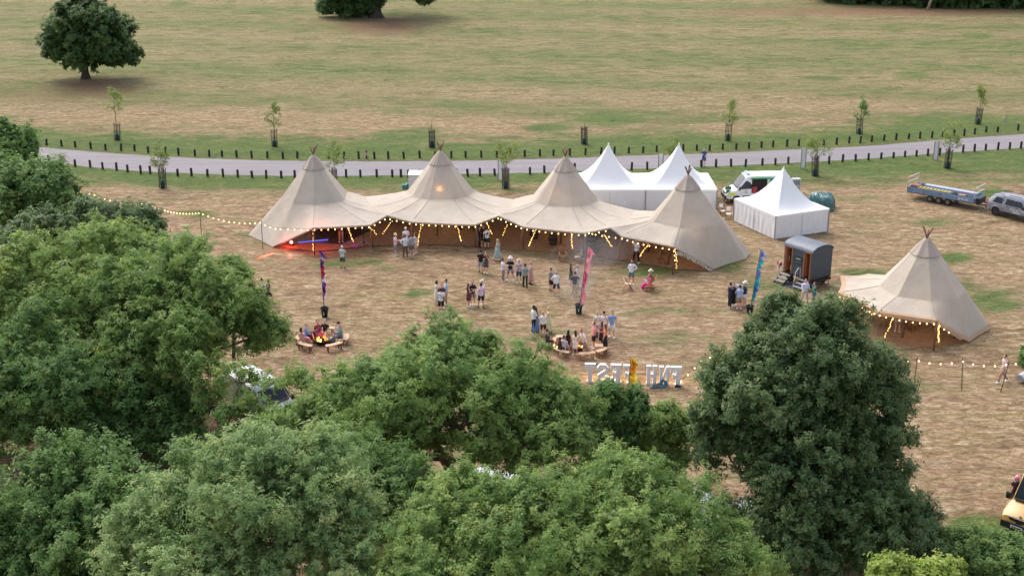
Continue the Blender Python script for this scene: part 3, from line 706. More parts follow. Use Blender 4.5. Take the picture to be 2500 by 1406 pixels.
def v2(p): return Vector((p[0], p[1]))
def tipi(C, H, spokes, label, seams=(), rg=5.15, band=None, cap_r=.85, lamp=None, open_from=None):
    """spokes: (x, y, z, lifted 0..1, name) round the pole tops, in order of angle; the canvas is stretched between them"""
    C = Vector((C[0], C[1], 0))
    root = empty('tipi', C, 0, label, 'tipi', 'large canvas tipis')
    S = []
    for (p, lift) in spokes:
        q = Vector(p) - C; S.append((math.atan2(q.y, q.x), q, lift))
    S.sort(key=lambda s: s[0]); n = len(S)
    K = 8; rk = 2.75; slope = (H - .15) / (rg - .12)
    cols = []
    for i in range(n):
        a, b = S[i], S[(i + 1) % n]
        da = (b[0] - a[0]) % (2 * math.pi)
        ka = Vector((math.cos(a[0]), math.sin(a[0]), 0)) * rk; kb = Vector((math.cos(b[0]), math.sin(b[0]), 0)) * rk
        for k in range(K):
            t = k / K
            e = a[1].lerp(b[1], t); lift = min(1.0, a[2] + (b[2] - a[2]) * t)
            sag = math.sin(math.pi * t)
            chord = (b[1] - a[1]).length
            if a[2] > 1.05 and b[2] > 1.05: sag = 0.0
            if True:
                inw = Vector((e.x, e.y, 0)).normalized()
                e = e - inw * sag * chord * .055 * (0.35 + .65 * lift)
                e.z -= sag * chord * .02 * lift
            kn = ka.lerp(kb, t); kn.z = H - slope * rk
            e.z = max(e.z, .03)
            cols.append((kn, e, lift, sag))
    U, Lw = 6, 9
    rows = []
    m = len(cols)
    for j in range(U + 1):
        t = j / U
        rows.append([Vector((kn.x * (t * .96 + .04), kn.y * (t * .96 + .04), H + (kn.z - H) * t)) for kn, e, l, s in cols])
    rnd = np.random.RandomState(int(C.x * 10) % 1000)
    for j in range(1, Lw + 1):
        t = j / Lw; r = []
        for c_, (kn, e, l, sg) in enumerate(cols):
            d = Vector((kn.x, kn.y, 0)).normalized(); hr = math.hypot(e.x, e.y) - rk
            ctrl = kn + Vector((d.x, d.y, -slope * (.22 + .78 * (1 - l)))) * hr * .40
            lin = kn.lerp(e, t)
            bz = kn * (1 - t) ** 2 + ctrl * 2 * t * (1 - t) + e * t * t
            p = lin.lerp(bz, l)
            p.z += 0.035 * sg * math.sin(c_ * 2.4 + j * 1.3) * math.sin(math.pi * t) - .10 * sg * math.sin(math.pi * t) * (1 - abs(2 * l - 1) * .3)
            r.append(p)
        rows.append(r)
    vs = [p for r in rows for p in r]
    fs = [(j * m + k, j * m + (k + 1) % m, (j + 1) * m + (k + 1) % m, (j + 1) * m + k) for j in range(len(rows) - 1) for k in range(m)]
    mb = MB().add(vs, fs)
    can = mb.build('canvas', CANVAS, root, smooth=False, fix=False)
    me = can.data
    me.polygons.foreach_set('use_smooth', [i >= m * U for i in range(len(fs))])
    # hem band along the edge
    hm = MB()
    last = rows[-1]; prev = rows[-2]
    hm.grid([[p + Vector((0, 0, .012)) + (q - p) * (band * 3.2 if band else .14) for p, q in zip(last + last[:1], prev + prev[:1])], [p + Vector((0, 0, .012)) for p in last + last[:1]], [p + Vector((0, 0, -.10 if band is None else -.22)) if p.z > .4 else p + Vector((0, 0, .01)) for p in last + last[:1]]])
    hm.build('hem', TAN if band else CANVAS, root, fix=False)
    # seams over each pole line, slightly proud
    for i in range(n):
        k = i * K; l = min(1, cols[k][2])
        pts = [rows[j][k] * 1.0 + Vector((0, 0, .02)) for j in range(1, len(rows))]
        if l > .5:
            sm = MB(); sm.tube(pts[U - 1:-1], [(.016, .006)] * (len(pts) - U), 4); sm.build('seam', SEAM, root)
    # cap with its rope tie
    cp = MB(); R0 = 1
    def ring(rr, zoff, kk=.03):
        t = rr / rk
        tt = (t * .96 + .04) * 1.02 + .012; return [Vector((kn.x * tt, kn.y * tt, H + (kn.z - H) * t + kk)) for kn, e, l, s in cols]
    r1, r2 = ring(.13, 0), ring(cap_r, 0)
    for k in range(m): r2[k].z -= .06 * math.sin(k * math.pi / K) ** 2
    cp.add(r1 + r2, [(k, (k + 1) % m, (k + 1) % m + m, k + m) for k in range(m)]); cp.build('cap', CAP, root, fix=False)
    ct = MB(); ct.tube([p + Vector((0, 0, .005)) for p in r2], .02, 4, X=(0, 0, 1), closed=True); ct.build('cap_rope', SEAM, root)
    # three main poles and their helpers, crossing at the top
    for k in range(5):
        a = 2 * math.pi * k / 5 + .5 + C.x * .37
        f = Vector((math.cos(a) * 2.9, math.sin(a) * 2.9, 0)); x = Vector((0, 0, H + .02)); d = (x - f).normalized()
        pm = MB(); pm.tube([f, x + d * (0.55 + .35 * ((k * 7) % 3) / 2)], [.07, .045], 7); pm.build('pole', POLE, root, True)
    # lamp seen through the cloth
    if lamp:
        q = Vector(lamp) - C
        lb = MB().ball(q, (.13, .13, .17), 8, 6).build('lantern', emis('lantern_glow', (1.0, .42, .14), 14.0, True), root, True)
    for (kind, p) in seams:
        pass
    root['_rows'] = 0
    return root, rows, cols, C
def rope(name, p, q, label, r=.02, m=ROPE, cat='guy rope', group='guy ropes of the tents'):
    mb = MB(); p, q = Vector(p), Vector(q); mb.tube([q - p, (p - p)], r, 5)
    o = mb.build(name, m, None, True, loc=p); return tag(o, label, cat, group)

ZC = 2.15
HA = 6.35
c1, c2, c3, c4 = at(765, 378, HA), at(1075, 368, HA), at(1380, 383, HA), at(1680, 427, HA)
f_ = lambda px, py, z=ZC: tuple(at(px, py, z))
arch12, arch23, arch34 = f_(945, 526, 2.55), f_(1217, 527, 2.55), f_(1490, 556, 2.55)
back12, back23, back34 = f_(892, 480, 2.3), f_(1254, 487, 2.3), f_(1549, 513, 2.35)
mid12, mid23, mid34 = f_(906, 507, 2.62), f_(1247, 512, 2.62), f_(1530, 537, 2.62)
def polar(c, deg, r, z=.05): return (c.x + math.cos(R(deg)) * r, c.y + math.sin(R(deg)) * r, z)
tipi(c1, HA, [(f_(606, 574, .05), 0), (f_(665, 603, .05), 0), (f_(765, 556), .9), (f_(905, 549), 1), (arch12, 1.1), (mid12, 1.1), (back12, 1.1), (polar(c1, 62, 5.2), 0), (polar(c1, 95, 5.2), 0), (polar(c1, 128, 5.2), 0), (polar(c1, 160, 5.2), 0)],
     'leftmost canvas tipi of the linked row, red lights glowing inside')
tipi(c2, HA, [(arch12, 1.1), (f_(1005, 542), 1), (f_(1160, 549), 1), (arch23, 1.1), (mid23, 1.1), (back23, 1.1), (polar(c2, 35, 5.7, .5), .6), (polar(c2, 60, 5.2, .3), .2), (polar(c2, 90, 5.2), 0), (polar(c2, 120, 5.2, .3), .2), (polar(c2, 145, 5.7, .5), .6), (back12, 1.1), (mid12, 1.1)],
     'second tipi from the left of the linked row, small orange lamp glowing through the cloth', lamp=tuple(at(1072, 467, 3.6) + Vector((0, .55, 0))))
tipi(c3, HA, [(arch23, 1.1), (f_(1278, 554), 1), (f_(1428, 569), 1), (arch34, 1.1), (mid34, 1.1), (back34, 1.1), (polar(c3, 35, 5.7, .5), .6), (polar(c3, 62, 5.2, .3), .2), (polar(c3, 90, 5.2), 0), (polar(c3, 120, 5.2, .3), .2), (polar(c3, 145, 5.7, .5), .6), (back23, 1.1), (mid23, 1.1)],
     'third tipi from the left of the linked row, standing before the white marquees', lamp=tuple(at(1360, 483, 3.5) + Vector((0, .55, 0))))
tipi(c4, HA, [(arch34, 1.1), (f_(1517, 576), 1), (f_(1645, 602), .9), (f_(1742, 657, .05), 0), (f_(1822, 632, .05), 0), (polar(c4, 5, 5.2), 0), (polar(c4, 40, 5.2), 0), (polar(c4, 75, 5.2), 0), (polar(c4, 110, 5.2), 0), (back34, 1.1), (mid34, 1.1)],
     'rightmost canvas tipi of the linked row, tassel garland along its open side', lamp=tuple(at(1640, 520, 3.3) + Vector((0, .55, 0))))
c5 = at(2263, 581, 6.0)
tipi(c5, 6.0, [(f_(2052, 673, 2.35), 1), (f_(2045, 714, 2.15), 1), (f_(2142, 762, 2.1), 1), (f_(2287, 783, 2.0), .9), (f_(2366, 835, .05), 0), (f_(2418, 803, .05), 0), (polar(c5, 10, 4.9), 0), (polar(c5, 50, 4.9), 0), (polar(c5, 90, 4.9), 0), (f_(2120, 668, 2.2), 1)],
     'separate small canvas tipi at the right with tan edging', rg=4.95, band=.28)
# back walls hanging under the linked sections, interior shade put into their dark tint
WALL_SHADED = mat('shaded_wall_canvas', rgb(126,112,98), .95, .1)
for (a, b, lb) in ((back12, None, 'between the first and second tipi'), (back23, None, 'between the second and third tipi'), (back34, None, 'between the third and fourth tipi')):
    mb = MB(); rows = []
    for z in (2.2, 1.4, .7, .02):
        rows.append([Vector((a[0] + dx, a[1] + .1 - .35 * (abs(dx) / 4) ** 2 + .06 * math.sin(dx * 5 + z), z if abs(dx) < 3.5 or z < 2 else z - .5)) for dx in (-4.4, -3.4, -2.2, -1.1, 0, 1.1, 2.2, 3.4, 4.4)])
    o = mb.grid(rows).build('tent_wall', WALL_SHADED, None, True, fix=False); tag(o, 'canvas back wall hanging in the linking section ' + lb, 'tent wall', 'back walls of the linked tipis')
# matting floors
MATT = mat('coir_matting', rgb(152,116,86), .95, .12, 2.5, bump=.3, col2=rgb(126,98,74))
def floor_poly(name, pix, z, label, m):
    pts = [at(x, y, z) for x, y in pix]
    o = MB().poly(pts).build(name, m); return tag(o, label, 'matting')
fr = [(684,603),(730,609),(765,613),(800,611),(850,606),(905,599),(1000,597),(1105,598),(1180,604),(1240,607),(1320,614),(1385,619),(1415,612),(1437,604)]
bk = [(1437,560),(1300,520),(1180,505),(1000,500),(850,505),(700,560),(660,590)]
floor_poly('matting', fr + bk, .03, 'brown coir matting under the three left linked tipis', MATT)
fr = [(1455,625),(1520,636),(1600,648),(1650,657),(1735,662),(1790,640),(1760,585),(1640,560),(1500,560)]
floor_poly('matting', fr, .03, 'brown coir matting under the rightmost linked tipi', MATT)
floor_poly('matting', [(2085,845),(2160,853),(2230,851),(2300,842),(2368,835),(2405,800),(2330,730),(2180,715),(2080,740)], .03, 'brown coir matting under the small right tipi', MATT)
o = MB().poly([at(x, y, .05) for x, y in ((722,590),(833,596),(907,562),(800,548))]).build('dance_floor', mat('dance_floor', rgb(58,30,34), .25, .1)); tag(o, 'dark glossy dance floor lit red inside the leftmost tipi', 'dance floor')
# support poles at the front corners with guy ropes
corners = [((765,556),(765,611),2.15),((905,549),(905,601),2.15),((1005,542),(1003,592),2.15),((1160,549),(1172,602),2.15),((1278,554),(1265,607),2.15),((1428,569),(1427,616),2.15),((1517,576),(1503,632),2.15),((1645,602),(1648,655),2.15)]
for i, (tp, bt, z) in enumerate(corners):
    a = at(tp[0], tp[1], z); b = at(*bt)
    if i in (0, 7):
        b = Vector((a.x, a.y - .05, 0)); mb = MB(); mb.tube([(0, 0, 0), a - b], .05, 7)
        o = mb.build('tent_pole', POLE, None, True, loc=b); tag(o, 'upright front pole wrapped in fairy lights at the %s end of the linked tipis' % ('left' if i == 0 else 'right'), 'tent pole', 'upright front poles of the tipis')
    else:
        nm = ['', 'the right corner of the first tipi', 'the left corner of the second tipi', 'the right corner of the second tipi', 'the left corner of the third tipi', 'the right corner of the third tipi', 'the left corner of the fourth tipi'][i]
        rope('guy_rope', b, a, 'pale guy rope running down to the grass from ' + nm)
        q = a + Vector((0, 1.0, 0)); q.z = 0; mb = MB(); mb.tube([(0, 0, 0), Vector((0, -.35, 2.0))], .045, 7)
        o = mb.build('tent_pole', POLE, None, True, loc=q); tag(o, 'inner prop pole under ' + nm, 'tent pole', 'upright front poles of the tipis')
for k, (x, y, x2, y2) in enumerate([(1765,651,1782,660),(1783,645,1800,656),(1797,640,1808,650)]):
    rope('guy_rope', at(x2, y2), at(x, y, .3), ['leftmost', 'middle', 'rightmost'][k] + ' of three short pegged ropes at the right foot of the row', .012)
rope('guy_rope', at(2115, 660), at(2054, 671, 2.35), 'rope from the raised left corner of the small right tipi')
a = at(2287, 783, 2.0); o = MB().tube([(0, 0, 0), (0, .05, 2.0)], .05, 7).build('tent_pole', POLE, None, True, loc=Vector((a.x, a.y - .05, 0))); tag(o, 'front pole of the small right tipi wrapped in fairy lights', 'tent pole')

# ------------------------------------------------------------------ festoon and fairy lights
def festoon(name, pts, label, sag=.25, step=.52, m=BULB, group='festoon lights', r=.012, jit=0.0, cat='string lights'):
    o0 = Vector(pts[0]); root = empty(name, o0, 0, label, cat, group)
    path = []
    for a, b in zip(pts, pts[1:]):
        a, b = Vector(a), Vector(b); L_ = (b - a).length; k = max(3, int(L_ / .25))
        for i in range(k): t = i / k; p = a.lerp(b, t); p.z -= 4 * sag * t * (1 - t) * min(1, L_ / 4); path.append(p)
    path.append(Vector(pts[-1]))
    MB().tube([p - o0 for p in path], r, 4).build('cable', CABLE, root)
    acc = step * .5; rnd = random.Random(len(path))
    for a, b in zip(path, path[1:]):
        L_ = (b - a).length; acc += L_
        while acc >= step:
            acc -= step; p = b.lerp(a, min(1, acc / max(L_, 1e-6)))
            q = bpy.data.objects.new('bulb', m); COL.objects.link(q); q.parent = root
            q.location = p - o0 + Vector((rnd.uniform(-jit, jit), rnd.uniform(-jit, jit), -.05 if m is BULB else rnd.uniform(-jit, jit)))
    return root
fz = 2.04
e = lambda px, py, z=fz: at(px, py, z) + Vector((0, -.12, 0))
festoon('festoon_lights', [e(695,556),e(765,558),e(840,555),e(905,551),e(945,530,2.42)], 'warm bulbs strung along the edge of the leftmost tipi', .05)
festoon('festoon_lights', [e(945,530,2.42),e(1005,544),e(1080,548),e(1160,551),e(1217,530,2.42)], 'warm bulbs strung along the edge of the second tipi', .05)
festoon('festoon_lights', [e(1217,530,2.42),e(1278,556),e(1350,566),e(1428,571),e(1490,558,2.42)], 'warm bulbs strung along the edge of the third tipi', .05)
festoon('festoon_lights', [e(1430,565,2.2),e(1517,579),e(1580,596),e(1645,606),e(1648,640,.7)], 'warm bulbs strung along the edge of the rightmost linked tipi', .05)
festoon('festoon_lights', [e(2045,717,2.1),e(2090,742,2.05),e(2142,765,2.0),e(2215,781,1.95),e(2287,787,1.9),e(2320,810,1.2)], 'warm bulbs strung along the edge of the small right tipi', .05, .42)
def lpole(px, pt, pb, lean=0.0, label=''):
    b = at(px, pb); h = (pb - pt) * mpp(b.y) / CP
    o = MB().tube([(0, 0, 0), (lean, 0, h)], .025, 5).build('light_pole', DARKPOLE, None, True, loc=b); tag(o, label, 'light pole', 'thin poles carrying the string lights')
    return b + Vector((lean, 0, h - .12))
tl = [lpole(232, 469, 522, -.12, 'thin dark pole of the left light string, nearest the dark tree'), lpole(360, 493, 533, 0, 'thin dark pole of the left light string, second from the trees'),
      lpole(493, 516, 586, 0, 'thin dark pole of the left light string, midway to the tipi'), lpole(642, 539, 609, 0, 'thin dark pole just in front of the left foot of the first tipi')]
festoon('festoon_lights', [at(90, 450, 2.4), tl[0] , tl[1], tl[2], tl[3], e(695, 556)], 'long string of warm bulbs on poles running left from the tipis', .35, .50)
tr_ = [lpole(1711, 861, 917, .22, 'thin dark pole left of the big oak'), lpole(2231, 871, 947, 0, 'thin dark pole right of the big oak'),
       lpole(2348, 873, 954, -.18, 'thin dark leaning pole left of the walking woman'), lpole(2443, 880, 957, .26, 'thin dark leaning pole crossing the walking woman')]
festoon('festoon_lights', [at(1655, 935, .1), tr_[0]], 'short string of bulbs from the letters up to a pole', .1, .6)
festoon('festoon_lights', [tr_[0], at(1840, 868, 2.2), at(1985, 862, 2.2), at(2110, 866, 2.2), tr_[1], tr_[2], tr_[3], at(2530, 868, 2.1)], 'long string of warm bulbs on poles passing behind the big oak', .3, .62)
def fairy(pts, label, step=.17, jit=.035): return festoon('fairy_lights', pts, label, 0, step, FBULB, 'fairy lights on the tipi poles', .008, jit, 'fairy lights')
fairy([at(765,557,2.1)+Vector((0,-.1,0)), at(765,611)+Vector((0,-.1,0))], 'fairy lights wrapped round the leftmost front pole')
fairy([at(845,551,2.0), at(853,565,1.4), at(862,590,.3)], 'fairy lights slanting down inside the leftmost tipi')
fairy([at(904,555,1.9), at(922,574,1.2)], 'fairy lights slanting right from the corner of the first tipi')
fairy([at(958,538,2.2), at(933,572,1.2)], 'fairy lights slanting left under the first link')
fairy([at(1028,546,2.0), at(1024,572,1.2), at(1020,597,.2)], 'fairy lights hanging left inside the second tipi')
fairy([at(1115,550,2.0), at(1123,575,1.2), at(1126,592,.4)], 'fairy lights on the tripod inside the second tipi')
fairy([at(1189,548,2.1), at(1202,572,1.2)], 'fairy lights slanting right behind the man with the shoulder bag')
fairy([at(1239,548,2.1), at(1226,577,1.1)], 'fairy lights slanting left under the second link')
fairy([at(1309,560,2.0), at(1297,585,1.0), at(1291,600,.2)], 'fairy lights in front of the first barrel')
fairy([at(1394,566,2.0), at(1396,590,1.0), at(1397,608,.2)], 'fairy lights on the right pole of the third tipi')
fairy([at(1474,572,2.0), at(1494,603,.6)], 'fairy lights slanting right under the last link')
fairy([at(1584,595,2.0), at(1572,610,1.4), at(1562,628,.6)], 'fairy lights beside the man on the phone')
fairy([at(1648,606,1.9), at(1652,640,.6), at(1650,656,.1)], 'fairy lights wrapped round the rightmost front pole')
fairy([at(2290,787,1.8)+Vector((0,-.1,0)), at(2290,833,0.05)+Vector((0,-.1,0))], 'fairy lights wrapped round the front pole of the small tipi', .09)
fairy([at(2178,780,1.9), at(2172,800,1.2), at(2158,825,.4)], 'fairy lights slanting down in the middle of the small tipi')
fairy([at(2065,728,2.0), at(2100,748,1.8), at(2135,772,1.4)], 'fairy lights along the left inside of the small tipi')
# tassel garland on the right linked tipi
g0 = at(1652, 612, 1.9); root = empty('tassel_garland', g0, 0, 'silver tassel garland sloping down the open right side of the row', 'garland')
gm = mat('tassel_foil', rgb(200,195,185), .4, .3); ln = []
for k in range(34):
    t = k / 33; p = at(1655 + 85 * t, 611 + 45 * t - 3 * math.sin(math.pi * t), 1.8 * (1 - t) + .15) - g0 + Vector((0, -.1, 0)); ln.append(p)
    MB().tube([p, p + Vector((random.uniform(-.05, .05), 0, -.12)), p + Vector((random.uniform(-.08, .08), 0, -.30))], [.012, .035, .045], 5).build('tassel', gm, root)
MB().tube(ln, .012, 4).build('cord', CABLE, root)
# lights that are really on inside the tents
def lamp(p, energy, col, name, r=.25):
    l = bpy.data.lights.new(name, 'POINT'); l.energy = energy; l.color = col; l.shadow_soft_size = r
    o = bpy.data.objects.new(name, l); COL.objects.link(o); o.location = p; return o
for i, c in enumerate((c2, c3, c4)): lamp((c.x, c.y - 2.0, 2.3), 16, (1, .70, .34), 'tent_lamp')
lamp((c5.x - .5, c5.y - 2.0, 1.9), 16, (1, .70, .34), 'tent_lamp')
# stage lights in the left tipi
rd = at(712, 590, .35)
root = empty('stage_light', rd, 0, 'red spotlight standing at the left mouth of the first tipi', 'stage light')
MB().lathe((0, 0, -.3), [(.14, 0), (.16, .1), (.17, .4), (.12, .46)], 9).build('housing', mat('black_plastic', rgb(24,22,24), .5, .1), root)
MB().ball((0, -.16, 0), (.13, .06, .13)).build('lens', emis('red_glow', (1.0, .08, .06), 12.0, True), root, True)
lamp(rd + Vector((-.1, -.5, .12)), 25, (1, .06, .05), 'stage_light_red', .12)
for tx, ty, en in ((655, 622, 8000), (708, 622, 3000)):
    sl_ = bpy.data.lights.new('stage_beam', 'SPOT'); sl_.energy = en; sl_.color = (1, .05, .05); sl_.spot_size = R(9); sl_.spot_blend = .4; sl_.shadow_soft_size = .05
    so = bpy.data.objects.new('stage_beam', sl_); COL.objects.link(so); so.location = rd + Vector((-.1, -.35, .2)); so.rotation_euler = (at(tx, ty) - so.location).to_track_quat('-Z', 'Y').to_euler()
lamp(at(780, 570, 1.4), 45, (1, .06, .05), 'stage_light_red', .1)
lamp(at(850, 560, 1.2), 8, (.15, .15, 1), 'stage_light_blue', .1)
r = empty('light_bar', at(760, 589, .1), 0, 'blue lit strip along the front of the dance floor', 'light bar')
MB().bar(at(727, 592, .10) - r.location, at(801, 585, .10) - r.location, .05).build('strip', emis('blue_glow', (.12, .16, 1.0), .6, True), r)
# speaker and lamp on tripods
BLK = mat('black_plastic', rgb(24,22,24), .5, .1)
for (px, pb, h, hd, lb) in ((889,610,1.62,'s','black loudspeaker on a tripod in front of the first tipi'), (1122,604,1.5,'l','black lamp on a tripod at the middle of the second tipi')):
    r = empty('speaker_stand', at(px, pb - 4), 0, lb, 'tripod')
    MB().tube([(0, 0, .4), (0, 0, h - .3)], .035, 7).build('pole', BLK, r)
    for k in range(3):
        a = R(30 + 120 * k + 60); MB().tube([(0, 0, .75), (.85 * math.cos(a), .6 * math.sin(a), .02)], .028, 5).build('leg', mat('grey_metal', rgb(120,118,118), .5, .1), r)
    if hd == 's': MB().box((0, .0, h), (.38, .34, .62)).build('speaker', BLK, r)
    else: MB().box((0, 0, h), (.5, .3, .35)).build('lamp_head', BLK, r)
# barrels
BW = mat('barrel_wood', rgb(62,50,46), .8, .25, 5, stretch=(6, 6, 1)); BH = mat('barrel_hoop', rgb(120,112,104), .45, .15, metal=.6)
barrel = empty('barrel', at(1305, 583), 0, 'dark wooden barrel behind the slanting fairy lights', 'barrel', 'barrels used as tables')
prof = [(.27, 0), (.33, .2), (.36, .48), (.33, .76), (.27, .95)]
MB().lathe((0, 0, 0), prof, 16).build('staves', BW, barrel, True)
for z, r_ in ((.06, .286), (.27, .349), (.68, .349), (.88, .292)): MB().lathe((0, 0, z), [(r_, -.025), (r_ + .008, 0), (r_, .025)], 16, False).build('hoop', BH, barrel, True)
bkids = kids(barrel)
copy_tree(barrel, at(1350, 597), .5, 'dark wooden barrel in the middle of the third tipi', children=bkids)
copy_tree(barrel, at(1443, 601), 1.0, 'black barrel with pale hoops at the gap between the last two tipis', children=bkids)

# ------------------------------------------------------------------ white marquees
PVC = mat('white_pvc', rgb(246,246,247), .45, .02, 1.0, transl=.12)
PVCW = mat('white_pvc_wall', rgb(240,240,243), .5, .03, 1.5, transl=.10)
ALU = mat('aluminium', rgb(150,150,155), .4, .08, metal=.5)
def marquee(Pf, ex, ey, size, eave, peak, label, bays=1, ripple=(.05, .05)):
    """Pf: front left corner on the ground; ex, ey unit directions of front and side"""
    root = empty('marquee', Pf, 0, label, 'marquee', 'white peaked marquees')
    wx, wy = size; N_ = 32
    for b in range(bays):
        cen = (ex * (wx * (b + .5)) + ey * (wy / 2)); cs = [ex * (wx * b), ex * (wx * (b + 1)), ex * (wx * (b + 1)) + ey * wy, ex * (wx * b) + ey * wy]
        for q in range(4):                   # four cloth panels meeting in ridges
            c0, c1_ = cs[q], cs[(q + 1) % 4]; rows = []
            for j in range(N_ + 1):
                s = 1 - (j / N_) * .985; sw_ = []
                for i in range(13):
                    t = i / 12; P = cen.lerp(c0.lerp(c1_, t), s); h = (1 - s) ** 2.0 - .10 * math.sin(math.pi * t) * s * (1 - s)
                    sw_.append(Vector((P.x, P.y, eave + (peak - eave) * h)))
                rows.append(sw_)
            MB().grid(rows).build('roof_panel', PVC, root, True, fix=False)
        cx_ = ex * (wx * (b + .5)) + ey * (wy / 2); MB().lathe((cx_.x, cx_.y, peak - .05), [(.07, 0), (.05, .08), (.01, .12)], 8).build('finial', PVC, root)
    W_ = wx * bays
    def wall(p, d, L_, nrm, amp, name='wall'):
        k = 60; rows = []
        for z in (eave + .0, eave - .18, eave - .5, eave * .5, .5, .04):
            rows.append([Vector((p.x + d.x * L_ * i / k, p.y + d.y * L_ * i / k, z)) + nrm * (amp * (.3 + .7 * abs(math.sin(z * 2))) * math.sin(i * .9 + z * 6 + 2 * math.sin(z * 9 + i * .1)) if z < eave - .1 else 0) for i in range(k + 1)])
        MB().grid(rows).build(name, PVCW, root, True, fix=False)
        # valance over the wall top and a lacing line in the middle of each bay
        MB().grid([[Vector((p.x + d.x * L_ * t, p.y + d.y * L_ * t, z)) + nrm * .04 for t in (0, 1)] for z in (eave + .01, eave - .2)]).build('valance', PVC, root, fix=False)
        for q in range(1, 2 * bays):
            m_ = p + d * (L_ * q / (2 * bays)); MB().box((m_.x + nrm.x * .03, m_.y + nrm.y * .03, (eave - .25) / 2), (.03, .03, eave - .25)).build('lacing', mat('lacing', rgb(190,190,198), .8, .1), root)
    z0 = Vector((0, 0, 0))
    wall(z0, ex, W_, -ey, ripple[0]); wall(z0, ey, wy, -ex, ripple[1]); wall(ex * W_, ey, wy, ex, .03); wall(ey * wy, ex, W_, ey, .03)
    for b in range(bays + 1):
        for yy in (0, wy):
            p = ex * (wx * b) + ey * yy; p += (-ey if yy == 0 else ey) * .03; MB().box((p.x, p.y, eave / 2), (.07, .07, eave)).build('post', ALU, root)
    return root
Lc, Fc, Rc = at(1783, 541), at(1890, 585), at(2025, 568)
eL = (Lc - Fc).normalized(); eR = (Rc - Fc).normalized()
bis = (eL + eR).normalized(); ang = R(45); eR2 = Vector((bis.x * math.cos(-ang) - bis.y * math.sin(-ang), bis.x * math.sin(-ang) + bis.y * math.cos(-ang), 0)); eL2 = Vector((-eR2.y, eR2.x, 0))
S1 = ((Lc - Fc).length + (Rc - Fc).length) / 2
marquee(Fc, eR2, eL2, ((Rc - Fc).length * 1.0, (Lc - Fc).length), 1.95, 5.0, 'single white peaked marquee standing between the ambulance and the dark hut', 1, (.015, .05))
A0, A1 = at(1402, 463, 1.95), at(1751, 463, 1.95); A2 = at(1725, 423, 1.95)
dp = A2.y - A1.y
marquee(Vector((A0.x, A0.y, 0)), Vector((1, 0, 0)), Vector((0, 1, 0)), ((A1.x - A0.x) / 2, min(dp, 6.6)), 1.95, 5.3, 'double white marquee with two peaks behind the third and fourth tipi', 2, (.02, .02))
# ------------------------------------------------------------------ people
SK = {'fair': mat('skin_fair', rgb(214,168,146), .6, .06), 'tan': mat('skin_tan', rgb(190,138,112), .6, .06), 'dark': mat('skin_dark', rgb(92,62,50), .6, .06)}
HAIR = {'dark': rgb(40,30,28), 'brown': rgb(84,58,44), 'red': rgb(130,78,50), 'blond': rgb(196,168,124), 'grey': rgb(170,165,160), 'white': rgb(225,222,215), 'black': rgb(24,22,24)}
FACEM = mat('face_dark', rgb(50,36,34), .5, .05)
def pattern(a, b, scale=9.0):
    n = 'print_%d%d%d_%d%d%d' % (*a, *b)
    if n in _m: return _m[n]
    m = bpy.data.materials.new(n); m.use_nodes = True; nt = m.node_tree; N = nt.nodes; L = nt.links; bs = N['Principled BSDF']; bs.inputs['Roughness'].default_value = .9
    tc = N.new('ShaderNodeTexCoord'); vo = N.new('ShaderNodeTexVoronoi'); vo.inputs['Scale'].default_value = scale; L.new(tc.outputs['Object'], vo.inputs['Vector'])
    cr = N.new('ShaderNodeValToRGB'); cr.color_ramp.interpolation = 'CONSTANT'; cr.color_ramp.elements[0].color = (*rgb(*b), 1); cr.color_ramp.elements[1].color = (*rgb(*a), 1); cr.color_ramp.elements[1].position = .36
    L.new(vo.outputs['Distance'], cr.inputs[0]); L.new(cr.outputs[0], bs.inputs['Base Color']); _m[n] = m; return m
def cm(c): return pattern(c[0], c[1]) if isinstance(c[0], (tuple, list)) else cmat(c)
ARMS = {'down': ((.25, -.01, 1.15), (.27, .06, .90)), 'drink': ((.23, .02, 1.14), (.13, .27, 1.20)), 'face': ((.25, .14, 1.20), (.09, .20, 1.47)),
        'hip': ((.37, -.06, 1.18), (.19, .04, 1.02)), 'cross': ((.24, .06, 1.14), (.02, .22, 1.20)), 'back': ((.24, -.11, 1.16), (.06, -.17, .98)),
        'fwd': ((.23, .12, 1.16), (.19, .34, 1.05)), 'swing_f': ((.24, .10, 1.17), (.22, .28, 1.0)), 'swing_b': ((.24, -.14, 1.17), (.23, -.22, .93)), 'lap': ((.25, .06, 1.16), (.12, .27, 1.03)), 'ear': ((.32, .12, 1.25), (.12, .10, 1.56)), 'reach': ((.22, .2, 1.2), (.16, .45, 1.1))}
